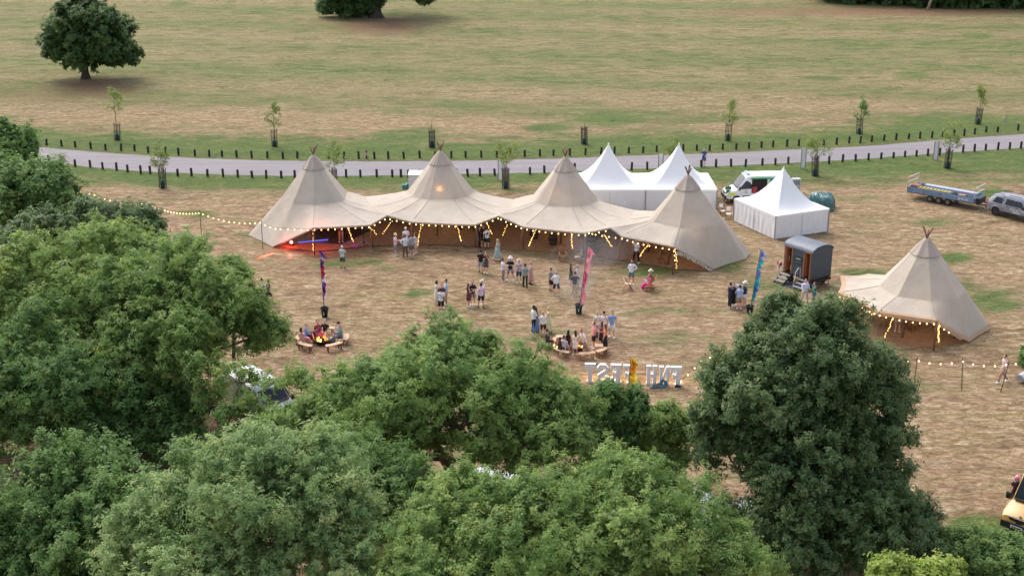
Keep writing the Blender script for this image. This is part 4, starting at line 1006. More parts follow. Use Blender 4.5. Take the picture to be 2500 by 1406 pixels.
def person(px, py, face, label, top=((230,230,232), 'short'), bot=('shorts', (60,60,70)), hair=('dark', 'short'), skin='fair', arms=('down', 'down'), stance='stand', h=1.76, hat=None, shoes=(235,235,235), bag=None, lean=0.0, prop=None, z0=0.0, woman=False, group='people at the party'):
    sc_ = h / 1.76
    seated = stance in ('sit', 'chair')
    drop = .46 if stance == 'sit' else (.50 if stance == 'chair' else 0)
    cl, sl = math.cos(lean), math.sin(lean)
    hipz = .93 - drop
    def U(p):                                # upper body point: lower it when seated, lean it forward at the hips
        x, y, z = p; z = z - .93; return Vector((x, y * cl + z * sl, hipz + z * cl - y * sl))
    sw = .165 if woman else .19
    hx = .10
    if seated: legs = [((s * hx, 0, hipz - .02), (s * .14, .40, hipz + .03), (s * .15, .46, .07)) for s in (-1, 1)]
    elif stance == 'walk': legs = [((-hx, 0, .9), (-.10, .24, .52), (-.10, .30, .09)), ((hx, 0, .9), (.10, -.06, .50), (.10, -.36, .13))]
    elif stance == 'step': legs = [((-hx, 0, .9), (-.12, .12, .5), (-.13, .14, .08)), ((hx, 0, .9), (.12, -.02, .5), (.13, -.14, .08))]
    elif stance == 'wide': legs = [((s * hx, 0, .9), (s * .17, .01, .49), (s * .24, -.01, .08)) for s in (-1, 1)]
    else: legs = [((s * hx, 0, .9), (s * .115, .015, .49), (s * .13, -.01, .08)) for s in (-1, 1)]
    arm = []
    for s, a in ((-1, arms[0]), (1, arms[1])):
        e_, w_ = ARMS[a]; arm.append([U((s * sw, 0, 1.41)), U((s * e_[0] * sw / .19, e_[1], e_[2])), U((s * w_[0], w_[1], w_[2]))])
    torso = [(.86,.15,.10),(.94,.165,.115),(1.06,.135,.095),(1.18,.145,.10),(1.30,.17,.115),(1.39,.175,.105),(1.45,.11,.075),(1.49,.055,.055),(1.55,.052,.055)]
    if woman: torso = [(z, rx * (.92 if z > 1.15 else 1.0) * (.86 if 1.0 < z < 1.1 else 1), ry) for z, rx, ry in torso]
    mb = MB()
    mb.tube([U((0, 0, z)) for z, _, _ in torso], [(rx, ry) for _, rx, ry in torso], 10)
    hc = U((0, .025, 1.645)); mb.ball(hc, (.080, .10, .122), 10, 8)
    mb.ball(hc + Vector((0, .10, -.01)), (.016, .028, .025), 6, 4)                 # nose
    mb.ball(hc + Vector((0, .045, -.085)), (.05, .05, .04), 8, 5)                # jaw
    for s in (-1, 1): mb.ball(hc + Vector((s * .082, -.005, -.01)), (.014, .026, .034), 6, 4)
    for L_ in legs:
        a, k, n_ = [Vector(q) for q in L_]
        mb.tube([a, a.lerp(k, .5), k, k.lerp(n_, .35), n_], [.088, .075, .052, .055, .036], 8)
        ft = Vector((0, .13, 0)) if not (stance == 'walk' and n_.y < -.2) else Vector((0, .10, -.06))
        mb.tube([n_ + Vector((0, -.05, -.04)), n_ + Vector((0, .02, -.035)), n_ + ft + Vector((0, 0, -.05))], [(.038, .035), (.043, .036), (.036, .02)], 8)
    for (S_, E_, W_), s in zip(arm, (-1, 1)):
        mb.tube([S_, S_.lerp(E_, .5), E_, E_.lerp(W_, .4), W_], [.052, .045, .037, .036, .025], 8)
        d = (W_ - E_).normalized(); sd_ = Vector((s, 0, 0)) - d * d.x * s; sd_.normalize(); up_ = d.cross(sd_)
        mb.tube([W_, W_ + d * .045, W_ + d * .09], [(.026, .018), (.038, .018), (.036, .015)], 8, X=sd_)
        for k in range(4):                   # four fingers, curled, and a thumb from the side
            b0 = W_ + d * .085 + sd_ * (.027 - .018 * k); ln = (.062, .072, .068, .052)[k]
            mb.tube([b0, b0 + d * ln * .5 - up_ * .008, b0 + d * ln * .8 - up_ * .035], [.009, .0085, .007], 5)
        tb = W_ + d * .035 - sd_ * s * .0 + sd_ * .034; mb.tube([tb, tb + d * .035 + sd_ * .022, tb + d * .062 + sd_ * .018 - up_ * .012], [.011, .010, .008], 5)
    body = mb.build('person', SK[skin], None, True)
    md = body.modifiers.new('surface', 'REMESH'); md.mode = 'VOXEL'; md.voxel_size = .0135; md.use_smooth_shade = True
    p = at(px, py, z0)
    rot = R(face)                             # 0 looks away from the camera, 90 to the right, 180 towards it
    body.rotation_euler = (0, 0, -rot); body.scale = (sc_,) * 3
    if seated:                               # px, py mark the ground under the seat
        pass
    body.location = p
    tag(body, label, 'person', group)
    C_ = lambda name, m_, mbx, sm=True: mbx.build(name, m_, body, sm)
    # face
    fm = MB()
    for s in (-1, 1): fm.ball(hc + Vector((s * .032, .092, .015)), (.012, .008, .008), 6, 4)
    fm.ball(hc + Vector((0, .094, -.055)), (.022, .008, .006), 6, 4); C_('face_features', FACEM, fm)
    # hair
    hk, hs = hair
    if hk:
        hm = MB(); hmt = mat('hair_' + hk, HAIR[hk], .7, .2, 20)
        if hs != 'none':
            hm.tube([hc + Vector((0, .012, .125)), hc + Vector((0, -.008, .112)), hc + Vector((0, -.018, .06)), hc + Vector((0, -.03, .0)), hc + Vector((0, -.04, -.06))],
                    [(.02, .02), (.062, .072), (.088, .10), (.090, .088), (.07, .062)], 10)
        if hs == 'long': hm.tube([hc + Vector((0, -.02, .05)), hc + Vector((0, -.075, -.08)), hc + Vector((0, -.11, -.24)), hc + Vector((0, -.12, -.42))], [(.07, .06), (.095, .055), (.10, .045), (.05, .02)], 9)
        if hs == 'bob': hm.tube([hc + Vector((0, -.02, .06)), hc + Vector((0, -.035, -.05)), hc + Vector((0, -.04, -.14))], [(.085, .085), (.105, .085), (.095, .075)], 10)
        if hs == 'bun': hm.ball(hc + Vector((0, -.07, .12)), .05)
        if hs == 'tail': hm.tube([hc + Vector((0, -.09, .06)), hc + Vector((0, -.15, -.03)), hc + Vector((0, -.13, -.2))], [.03, .035, .012], 7)
        if hm.v: C_('hair', hmt, hm)
        if hs == 'beard':
            bm_ = MB(); bm_.ball(hc + Vector((0, .055, -.085)), (.055, .05, .045)); C_('beard', hmt, bm_)
    # top
    tk = top[1]
    def torso_cloth(z0_, z1_, ex_=.018):
        zz = [q for q in torso if z0_ <= q[0] <= z1_]; return [U((0, 0, z)) for z, _, _ in zz], [(rx + ex_, ry + ex_) for _, rx, ry in zz]
    if tk:
        tm = MB(); P_, Q_ = torso_cloth(.99 if tk != 'crop' else 1.05, 1.46, .020); P_ = [U((0, 0, .87)), U((0, 0, .93))] + P_; Q_ = [(.178, .132), (.180, .134)] + Q_; 
        if tk in ('loose', 'long_loose'): Q_ = [(a + .02, b + .02) for a, b in Q_]
        tm.tube(P_, Q_, 12)
        if tk != 'vest':
            for (S_, E_, W_) in arm:
                full = tk in ('long', 'long_loose')
                ins = U((0, 0, 1.425)); pts = [S_.lerp(ins, .42), S_.lerp(ins, .12) - (S_ - E_).normalized() * .0, S_.lerp(E_, .22), S_.lerp(E_, .5), E_ if full else S_.lerp(E_, .75)] + ([E_.lerp(W_, .5), E_.lerp(W_, .93)] if full else [])
                tm.tube(pts, [.030, .048, .060, .058, .052] + ([.048, .040] if full else []), 8)
        C_('shirt' if tk != 'jacket' else 'jacket', cm(top[0]), tm)
        cr_ = MB(); cr_.tube([U((0, 0, 1.455)), U((0, 0, 1.485))], [(.085, .078), (.066, .066)], 10, cap=False); C_('collar', cm(top[0]), cr_)
    # bottom
    bk_, bc = bot
    if bk_ in ('shorts', 'trousers'):
        bm_ = MB(); bm_.tube([U((0, 0, .83)), U((0, 0, .90)), U((0, 0, .98)), U((0, 0, 1.02))], [(.15, .11), (.178, .128), (.16, .118), (.15, .11)], 12)
        for L_ in legs:
            a, k, n_ = [Vector(q) for q in L_]
            if bk_ == 'shorts': bm_.tube([a + Vector((0, 0, .02)), a.lerp(k, .5), a.lerp(k, .92)], [.105, .10, .092], 9)
            else: bm_.tube([a + Vector((0, 0, .02)), a.lerp(k, .5), k, k.lerp(n_, .5), k.lerp(n_, .95)], [.102, .09, .072, .066, .058], 9)
        C_(bk_, cm(bc), bm_)
    elif bk_ in ('dress', 'skirt', 'mini'):
        bm_ = MB(); hem = {'dress': .22, 'skirt': .12, 'mini': .52}[bk_]
        if not seated:
            ys = .06 if stance == 'walk' else 0; k = 7
            fl = {'dress': .07, 'skirt': .10, 'mini': .04}[bk_]
            pts = [Vector((0, -ys * .3 * t, 1.03 + (hem - 1.03) * t)) for t in [i / k for i in range(k + 1)]]
            bm_.tube(pts, [(.135 + fl * t + (.05 if 0 < t < .4 else .03), .10 + fl * t + .04 + ys * 2 * t) for t in [i / k for i in range(k + 1)]], 14)
            if stance == 'walk': pass
        else:
            bm_.tube([Vector((0, -.06, hipz + .10)), Vector((0, .05, hipz + .03)), Vector((0, .25, hipz + .03)), Vector((0, .43, hipz + .02)), Vector((0, .52, .30)), Vector((0, .55, .12))], [(.16, .13), (.2, .13), (.21, .12), (.23, .12), (.24, .11), (.25, .10)], 12)
        C_('dress' if bk_ == 'dress' else 'skirt', cm(bc), bm_)
    if shoes:
        sm_ = MB()
        for L_ in legs:
            n_ = Vector(L_[2]); ft = .14 if not (stance == 'walk' and n_.y < -.2) else .11
            dz = 0 if not (stance == 'walk' and n_.y < -.2) else -.05
            sm_.tube([n_ + Vector((0, -.07, -.035)), n_ + Vector((0, .02, -.03)), n_ + Vector((0, ft, -.048 + dz)), n_ + Vector((0, ft + .045, -.055 + dz))], [(.042, .040), (.052, .045), (.050, .030), (.03, .018)], 8)
        C_('shoes', cmat(shoes), sm_)
    if hat:
        hk_, hcol = hat[0], hat[1]; hm = MB(); tp = hc + Vector((0, -.005, .06))
        if hk_ == 'brim': hm.lathe(tp, [(.19, -.01), (.185, .005), (.105, .012), (.10, .10), (.07, .125), (.0001, .115)], 12)
        elif hk_ == 'cap': hm.lathe(tp - Vector((0, 0, .02)), [(.098, -.01), (.10, .03), (.075, .085), (.0001, .105)], 12); hm.box(tp + Vector((0, .13, -.015)), (.13, .11, .015))
        elif hk_ == 'bucket': hm.lathe(tp - Vector((0, 0, .01)), [(.15, -.05), (.105, .01), (.09, .09), (.0001, .10)], 12)
        C_('hat', cm(hcol), hm)
        if len(hat) > 2: b2 = MB(); b2.lathe(tp, [(.107, .014), (.104, .045)], 12, False); C_('hat_band', cmat(hat[2]), b2)
    if bag == 'strap':
        b2 = MB(); b2.tube([U((-.15, -.10, 1.43)), U((0, -.135, 1.26)), U((.15, -.11, 1.08)), U((.16, .11, 1.05)), U((0, .14, 1.25)), U((-.14, .10, 1.43))], .015, 5, closed=True); C_('bag_strap', cmat((30,30,34)), b2)
    if bag == 'pouch':
        b2 = MB(); b2.tube([U((.10, -.12, 1.36)), U((.02, -.17, 1.26)), U((-.08, -.15, 1.18))], [(.03, .03), (.06, .05), (.035, .03)], 8); C_('bag', cmat((30,30,34)), b2)
    if bag == 'back':
        b2 = MB(); b2.ball(U((.17, .02, 1.0)), (.08, .10, .10)); C_('bag', cmat((60,30,40)), b2)
    if prop == 'cup':
        W_ = arm[1][2]; q = bpy.data.objects.new('cup', CUP); COL.objects.link(q); q.location = body.matrix_basis @ (W_ + Vector((-.02, .09, .0))); tag(q, 'pale cup held by the ' + ' '.join(label.split()[:9]), 'cup', 'cups held by guests')
    return body
_c = MB().lathe((0, 0, -.05), [(.030, 0), (.040, .11)], 9).build('cup', mat('pale_cup', rgb(225,215,190), .3, .05)); CUP = _c.data; bpy.data.objects.remove(_c)
WH = (232,232,236)
G1, G2, G3, G4, G5, G6 = 'guests near the leftmost tipi', 'guests in front of the second tipi', 'guests standing on the open grass', 'guests round the second fire pit', 'guests at the first fire pit', 'guests by the blue flag and the hut'
person(837,655,5,'white haired man in a pale floral shirt standing alone, back to the camera',(((196,212,214),(96,116,122)),'short'),('shorts',(70,84,84)),('white','short'),arms=('fwd','fwd'),shoes=(36,32,32),group=G1)
person(966,624,80,'man in a cream bucket hat and pale pink tee',((226,206,214),'short'),('shorts',(136,146,162)),('brown','short'),arms=('drink','drink'),hat=('bucket',(232,214,176)),prop='cup',group=G1)
person(992,610,185,'man in a cream cap and white tee behind the others',((232,234,242),'short'),('shorts',(90,90,92)),('brown','short'),arms=('drink','down'),hat=('cap',(226,212,190)),h=1.84,group=G1)
person(990,627,-10,'man in a white long sleeved shirt and dark trousers, back to the camera',((222,226,240),'long'),('trousers',(92,78,74)),('brown','short'),arms=('hip','drink'),shoes=(70,52,44),group=G1)
person(1006,624,-25,'man in a grey tee and grey shorts with white trainers, back to the camera',((164,166,170),'short'),('shorts',(120,112,112)),('brown','short'),arms=('down','drink'),h=1.74,group=G1)
person(1015,619,-60,'woman with bare legs beside the man in the grey tee',((224,222,224),'vest'),('mini',(214,190,180)),('brown','long'),woman=True,h=1.66,group=G1)
person(1170,604,80,'person in a dark suit under the edge of the second tipi',((42,44,56),'long'),('trousers',(34,34,42)),('dark','short'),arms=('down','drink'),shoes=(24,24,24),group=G2)
person(1180,601,185,'woman with long reddish hair in a dark red dress facing the camera',((72,30,36),'short'),('mini',(60,26,30)),('red','long'),woman=True,arms=('drink','cross'),h=1.68,group=G2)
person(1189,607,-5,'man in a white tee and black shorts with a black shoulder pouch',((228,230,238),'short'),('shorts',(28,28,32)),('brown','short'),bag='pouch',shoes=(30,28,30),arms=('down','fwd'),group=G2)
person(1174,666,5,'man in a black tee with a white back print and pale shorts',((30,30,34),'short'),('shorts',(158,162,176)),('dark','short'),arms=('down','drink'),shoes=(40,36,36),stance='step',group=G2)
person(1187,667,200,'woman in a dark tee and charcoal skirt with white trainers',((76,60,62),'short'),('mini',(84,82,88)),('dark','tail'),woman=True,arms=('face','cross'),h=1.68,group=G2)
person(1215,636,95,'blonde woman walking in a pale teal dress',((160,184,182),'short'),('dress',(158,180,178)),('blond','long'),woman=True,stance='walk',arms=('swing_b','face'),h=1.68,shoes=(200,160,140),group=G2)
person(1228,687,75,'man in a white polo and grey trousers',((228,228,234),'short'),('trousers',(144,130,136)),('brown','short'),arms=('cross','drink'),group=G3)
person(1246,684,185,'man in a white trilby and navy polo',((34,36,52),'short'),('shorts',(160,146,154)),('dark','short'),hat=('brim',(235,233,232)),arms=('cross','down'),stance='wide',prop=None,group=G3)
person(1267,690,175,'man in a straw hat and red flowered shirt',(((190,190,210),(176,70,86)),'short'),('shorts',(40,74,120)),('grey','short'),hat=('brim',(224,200,164),(120,90,70)),arms=('drink','drink'),group=G3)
person(1282,701,5,'dark haired man in a sage tee and dark green trousers, hands behind him',((140,160,158),'short'),('trousers',(30,54,54)),('dark','short'),skin='tan',arms=('back','back'),shoes=(30,28,30),group=G3)
person(1296,693,260,'blonde woman in a long pale pink cardigan over dark red',((206,170,164),'long'),('dress',(196,156,152)),('blond','bun'),woman=True,arms=('drink','cross'),h=1.70,shoes=(90,40,36),group=G3)
person(1345,711,60,'man in a grey tee and black shorts by the white shirted man',((128,126,132),'short'),('shorts',(28,28,34)),('brown','short'),arms=('down','drink'),shoes=(120,90,70),h=1.74,group=G3)
person(1358,721,5,'man in a white shirt and navy shorts with white shoes, back to the camera',((228,232,242),'short'),('shorts',(48,54,80)),('grey','short'),arms=('hip','fwd'),stance='wide',group=G3)
person(1394,699,80,'woman with long dark hair in a short black dress',((28,24,28),'vest'),('mini',(30,24,28)),('dark','long'),woman=True,arms=('down','face'),h=1.68,shoes=None,group=G3)
person(1409,701,265,'blonde woman in a long pale grey dress beside the pink flag',((196,196,206),'short'),('dress',(176,178,188)),('blond','long'),woman=True,arms=('cross','face'),h=1.68,group=G3)
person(1403,722,10,'man in a dark navy shirt with hands on his hips, seen through smoke',((38,46,60),'short'),('trousers',(176,160,140)),('dark','short'),arms=('hip','hip'),group=G3)
person(1067,741,60,'woman with dark bobbed hair in a long white dress',((226,220,212),'short'),('dress',(216,210,200)),('dark','bob'),woman=True,arms=('down','drink'),h=1.66,group=G3)
person(1090,744,270,'tall man in a pale blue shirt and beige trousers',((190,204,228),'long'),('trousers',(186,158,132)),('brown','short'),arms=('drink','down'),h=1.86,shoes=(225,225,228),group=G3)
person(1079,752,180,'man in a dark grey tee half hidden behind the red cap',((72,66,78),'short'),('shorts',(80,76,80)),('red','short'),arms=('drink','cross'),h=1.78,group=G3)
person(1077,764,0,'man in a red cap and white tee with a black strap',((232,232,238),'short'),('shorts',(22,22,24)),('dark','short'),hat=('cap',(206,44,70)),bag='strap',arms=('fwd','down'),group=G3)
person(1144,749,70,'woman in a brown playsuit',((112,62,52),'vest'),('mini',(108,58,48)),('brown','long'),woman=True,arms=('down','drink'),h=1.68,prop='cup',group=G3)
person(1154,744,185,'bearded man in an open black shirt over white, grey shorts',((40,38,46),'short'),('shorts',(150,150,156)),('dark','beard'),arms=('cross','down'),group=G3)
person(1179,743,250,'man in a white cap and white tee behind the pink shirt',((228,228,232),'short'),('shorts',(60,50,60)),('white','short'),hat=('cap',(236,234,230)),arms=('face','down'),bag='back',h=1.8,group=G3)
person(1175,751,-30,'man in a pink shirt and navy shorts',((220,196,222),'long'),('shorts',(36,38,58)),('dark','short'),arms=('drink','down'),shoes=(96,60,52),stance='step',group=G3)
person(1541,693,180,'man in a white long sleeved top and blue grey shorts by the folding chairs',((232,234,242),'long'),('shorts',(112,120,140)),('dark','short'),arms=('hip','cross'),stance='step',skin='tan',h=1.8,group=G3)
person(1553,641,215,'man in a white tee and black trousers holding a phone to his ear',((230,230,236),'short'),('trousers',(26,26,30)),('dark','short'),arms=('cross','ear'),stance='wide',h=1.84,group=G3)
person(1588,700,262,'man in a straw hat and brown shirt sitting in a folding chair',((112,90,88),'long'),('trousers',(186,176,182)),('brown','short'),hat=('brim',(232,220,200),(90,60,50)),stance='chair',arms=('lap','lap'),group=G3)
person(1586,707,262,'woman in a bright magenta dress sitting in a folding chair',((206,44,128),'vest'),('dress',(206,36,128)),('red','bob'),woman=True,stance='chair',arms=('lap','lap'),h=1.66,group=G3)
person(1303,811,60,'man in a white shirt and black trousers behind the long haired woman',((234,234,242),'long'),('trousers',(28,28,34)),('black','short'),skin='dark',arms=('down','drink'),h=1.84,shoes=(30,30,30),group=G4)
person(1309,811,20,'woman with long brown hair and a long blue skirt',((120,112,84),'vest'),('skirt',(104,134,186)),('brown','long'),woman=True,arms=('down','drink'),h=1.70,shoes=None,group=G4)
person(1326,821,5,'man in a white tee and burgundy shorts',((232,232,238),'short'),('shorts',(88,26,38)),('blond','short'),arms=('down','fwd'),shoes=(160,130,110),h=1.7,group=G4)
person(1340,811,290,'blonde woman in a long pale yellow green dress',((206,206,160),'vest'),('skirt',(208,212,168)),('blond','bun'),woman=True,arms=('cross','drink'),h=1.72,shoes=None,group=G4)
person(1457,822,180,'blonde woman in a long sleeved white dress facing the camera',((226,220,212),'long'),('dress',(222,214,206)),('blond','short'),woman=True,arms=('down','down'),h=1.72,group=G4)
person(1473,823,180,'person in a black cap and white tee with patterned pink trousers',((234,232,236),'short'),('trousers',((170,90,130),(120,60,110))),('blond','short'),hat=('cap',(34,30,34)),arms=('face','cross'),h=1.76,group=G4)
person(1493,823,178,'man in a light blue polo and white shorts',((128,166,222),'short'),('shorts',(234,232,234)),('brown','short'),arms=('down','down'),stance='step',h=1.8,group=G4)
person(1452,842,180,'man in a flowered pink shirt facing the camera at the second fire',(((224,190,190),(190,120,120)),'short'),('shorts',(90,80,80)),('dark','short'),arms=('drink','drink'),h=1.72,group=G4)
person(1449,850,255,'man in a salmon polo and black shorts at the second fire',((224,158,160),'short'),('shorts',(28,26,32)),('brown','short'),arms=('fwd','down'),h=1.74,group=G4)
person(1468,848,270,'woman with curly dark hair in a dark flowered top',(((60,44,48),(160,110,110)),'short'),('mini',(60,40,44)),('black','bob'),woman=True,arms=('drink','down'),h=1.7,shoes=(230,220,220),group=G4)
person(1476,855,280,'woman in a coral top and long black skirt',((206,120,84),'vest'),('dress',(34,28,32)),('brown','long'),woman=True,arms=('down','drink'),h=1.74,shoes=(40,34,34),group=G4)
person(1427,868,250,'ginger haired man in a white tee leaning over the fire',((236,226,230),'short'),('shorts',(128,118,126)),('red','short'),arms=('down','reach'),lean=.35,stance='step',h=1.82,shoes=None,group=G4)
person(1404,867,-15,'girl with long dark hair in a short white dress',((232,224,220),'short'),('mini',(232,224,220)),('dark','long'),woman=True,arms=('down','fwd'),h=1.62,group=G4)
person(1387,852,10,'woman with long black hair in a black top sitting with her back to the camera',((38,28,32),'vest'),('dress',(60,40,44)),('black','long'),woman=True,stance='sit',arms=('lap','lap'),h=1.7,group=G4)
person(1376,865,30,'person in a blue flowered shirt sitting on the bench',(((190,200,222),(70,110,170)),'short'),('shorts',(120,120,150)),('brown','short'),stance='sit',arms=('lap','lap'),h=1.7,group=G4)
person(1367,868,40,'woman with long brown hair in a dark green dress sitting on the bench',((60,46,44),'vest'),('dress',(44,56,54)),('brown','long'),woman=True,stance='sit',arms=('lap','drink'),h=1.66,group=G4)
person(1336,849,75,'man in a dark patterned shirt sitting on a low log',(((56,50,58),(140,110,110)),'short'),('shorts',(70,60,64)),('dark','short'),stance='sit',arms=('lap','fwd'),h=1.7,group=G4)
person(737,846,55,'woman with dark bobbed hair in a pink gingham dress on the bench',(((214,140,156),(226,176,186)),'long_loose'),('dress',((214,140,156),(226,176,186))),('dark','bob'),woman=True,stance='sit',arms=('lap','fwd'),h=1.7,group=G5)
person(749,836,75,'man in a blue shirt and navy shorts stretching his legs to the fire',((112,146,196),'long'),('shorts',(40,48,80)),('grey','short'),stance='sit',arms=('lap','lap'),shoes=(60,40,40),group=G5)
person(777,827,160,'woman with dark hair in a plum dress facing the camera at the fire',((130,64,92),'long_loose'),('dress',(120,50,84)),('dark','short'),woman=True,stance='sit',arms=('lap','drink'),h=1.72,group=G5)
person(795,826,190,'man in a navy polo with beige shorts facing the camera at the fire',((30,32,50),'short'),('shorts',(190,170,156)),('grey','short'),stance='sit',arms=('lap','lap'),shoes=(50,40,40),group=G5)
person(833,838,255,'bald man in a grey green top on the right end of the fire bench',((112,136,140),'long'),('trousers',(92,100,120)),('grey','none'),stance='sit',arms=('lap','lap'),shoes=(80,50,50),group=G5)
person(829,831,250,'person in a pale blue shirt and dark hat behind the bald man',((160,176,200),'long'),('shorts',(90,96,120)),('dark','short'),hat=('cap',(30,28,32)),stance='sit',arms=('lap','drink'),h=1.72,group=G5)
person(1781,751,70,'man in a navy jacket and black trousers at the blue flag',((36,44,66),'long'),('trousers',(28,28,34)),('dark','short'),arms=('down','face'),h=1.8,group=G6)
person(1788,747,200,'person in a long black dress behind the navy jacket',((30,32,38),'long'),('dress',(28,38,36)),('dark','long'),woman=True,arms=('down','down'),h=1.66,group=G6)
person(1801,743,180,'man in a pale shirt facing the camera behind the light blue shirt',((220,214,220),'long'),('trousers',(150,140,140)),('brown','short'),arms=('cross','down'),group=G6)
person(1804,755,5,'man in a light blue shirt and tan shorts, back to the camera',((170,190,222),'long_loose'),('shorts',(176,140,124)),('dark','short'),arms=('fwd','fwd'),h=1.74,group=G6)
person(1817,748,255,'man in a white hat with a black band, navy jacket and white shorts',((38,46,76),'long'),('shorts',(226,222,230)),('brown','short'),hat=('brim',(236,234,226),(30,30,34)),arms=('drink','down'),shoes=(190,150,140),h=1.78,group=G6)
person(1963,741,185,'man in a white shirt and cream trousers looking at his phone',((216,220,242),'long'),('trousers',(206,192,176)),('brown','short'),arms=('cross','fwd'),stance='wide',shoes=(220,210,200),h=1.8,group=G6)
person(1986,745,265,'woman in a teal top and patterned blue trousers holding a drink',((34,112,128),'long'),('trousers',((70,84,120),(140,150,180))),('brown','short'),woman=True,arms=('face','drink'),h=1.66,prop='cup',group=G6)
person(1718,406,200,'man in a blue tee and denim shorts standing on the road',((58,86,140),'short'),('shorts',(70,92,140)),('dark','short'),arms=('fwd','cross'),stance='step',shoes=(120,90,80),h=1.82,group='people away from the party')
person(1776,495,185,'paramedic in a green shirt and black shorts in front of the ambulance',((20,124,84),'short'),('shorts',(28,28,32)),('brown','short'),arms=('cross','cross'),shoes=(26,24,26),h=1.8,group='paramedics by the ambulance')
person(1812,490,100,'paramedic in green crouching behind the single marquee',((28,110,92),'short'),('trousers',(36,50,48)),('dark','short'),stance='sit',arms=('fwd','fwd'),group='paramedics by the ambulance')
person(2447,933,262,'woman in a pale pink top and beige trousers walking past the light poles',((222,196,192),'long_loose'),('trousers',(176,140,120)),('brown','short'),woman=True,stance='walk',arms=('swing_f','swing_b'),h=1.76,group='people away from the party')
person(656,743,80,'man in black shorts with a tanned back walking at the edge of the left trees',((60,60,56),'vest'),('shorts',(34,38,36)),('brown','short'),stance='walk',arms=('swing_f','swing_b'),shoes=(96,56,48),lean=.1,h=1.8,group='people away from the party')
person(643,740,70,'man in a white shirt walking half hidden by the left trees',((196,210,226),'short'),('trousers',(150,140,132)),('dark','short'),stance='walk',arms=('drink','swing_b'),h=1.8,group='people away from the party')
person(148,456,90,'woman with reddish hair and a white top on the far left verge',((226,222,226),'short'),('trousers',(90,110,150)),('red','long'),woman=True,arms=('drink','drink'),h=1.68,group='people away from the party')
person(171,452,270,'person in black on the far left verge',((26,26,30),'short'),('trousers',(30,30,34)),('dark','short'),arms=('drink','down'),h=1.74,group='people away from the party')
person(476,716,20,'person whose dark head shows above the left treetops',((60,40,40),'short'),('trousers',(50,46,50)),('black','short'),h=1.74,group='people away from the party')
person(2190,810,10,'person in an orange tee and grey shorts standing inside the small tipi',((214,108,52),'short'),('shorts',(176,160,160)),('dark','short'),arms=('down','drink'),h=1.78,group='people away from the party')
person(833,592,-20,'dancer in pale trousers lit blue on the dance floor',((120,90,70),'short'),('trousers',(170,140,90)),('dark','short'),arms=('drink','face'),z0=.08,group='people away from the party')
# ------------------------------------------------------------------ fire pits, benches, chairs
WOOD = mat('bench_wood', rgb(196,164,134), .8, .15, 5); WOODD = mat('bench_leg', rgb(120,78,52), .85, .2, 5); CHW = mat('chair_wood', rgb(170,116,76), .75, .15, 6)
LOG = mat('burnt_log', rgb(40,30,26), .95, .3, 8)
def bench(center, deg0, deg1, rad, label, group, z=.44):
    r = empty('curved_bench', center, 0, label, 'bench', group); n = 9
    mb = MB(); rows = []
    A_ = [R(deg0 + (deg1 - deg0) * i / (n - 1)) for i in range(n)]
    prof = [(rad - .17, z - .05), (rad + .17, z - .05), (rad + .17, z), (rad - .17, z), (rad - .17, z - .05)]
    mb.grid([[Vector((math.cos(a) * pr, math.sin(a) * pr, pz)) for pr, pz in prof] for a in A_])
    for a in (A_[0], A_[-1]): mb.poly([Vector((math.cos(a) * pr, math.sin(a) * pr, pz)) for pr, pz in prof[:4]])
    mb.build('seat', WOOD, r)
    for t in (.12, .88):
        a = R(deg0 + (deg1 - deg0) * t)
        for pr in (rad - .11, rad + .11): MB().bar((math.cos(a) * pr, math.sin(a) * pr, 0), (math.cos(a) * (pr), math.sin(a) * pr, z - .052), .06).build('leg', WOODD, r)
    return r
FL = [emis('flame_yellow', (1.0, .55, .12), 3.5), emis('flame_orange', (1.0, .20, .04), 2.0, True)]
def firepit(c, label, big=1.0):
    r = empty('fire_pit', c, 0, label, 'fire pit', 'fire pits with curved benches'); rnd = random.Random(int(c.x * 9))
    MB().lathe((0, 0, 0), [(.30, .0), (.46, .16), (.50, .26), (.47, .26), (.40, .14)], 14).build('bowl', mat('iron_bowl', rgb(50,38,34), .6, .3, metal=.3), r)
    for k in range(6):
        a = rnd.uniform(0, 6.3); MB().tube([(math.cos(a) * .36, math.sin(a) * .36, .2), (-math.cos(a) * .3, -math.sin(a) * .3, .30 + .03 * k)], .05, 6).build('log', LOG, r)
    fl = MB()
    for k in range(14):
        a = rnd.uniform(0, 6.3); q = rnd.uniform(0, .32); x, y = math.cos(a) * q, math.sin(a) * q; h = rnd.uniform(.06, .20) * big
        fl.cur = k % 2; fl.tube([(x, y, .24), (x + rnd.uniform(-.05, .05), y, .24 + h * .4), (x + rnd.uniform(-.08, .08), y, .24 + h)], [.06, .055, .006], 6)
    fl.build('flames', FL, r); lamp(c + Vector((0, 0, .6)), 14 * .5 * big, (1, .42, .15), 'fire_glow', .2); return r
GB = 'curved benches round the fire pits'
f1 = at(787, 838); firepit(f1, 'lit fire pit ringed by seated guests at the left')
bench(f1, 248, 290, -1.55 * -1, 'empty curved bench at the front left of the left fire pit', GB)
for o in [o for o in bpy.data.objects if o.name == 'curved_bench']: o.rotation_euler = (0, 0, R(-36))
b2 = bench(f1, 248, 290, 1.55, 'empty curved bench at the front right of the left fire pit', GB); b2.rotation_euler = (0, 0, R(38))
bench(f1, 70, 110, 1.7, 'curved bench behind the left fire pit with two guests on it', GB)
bench(f1, 150, 196, 1.5, 'curved bench at the left of the left fire pit under the pink dress', GB)
bench(f1, -18, 24, 1.55, 'curved bench at the right of the left fire pit under the bald man', GB)
lg = MB().lathe((0, 0, 0), [(.20, 0), (.19, .5)], 10).build('log_seat', WOODD, None, True, loc=at(764, 826)); tag(lg, 'upright log stool left of the plum dress', 'log seat')
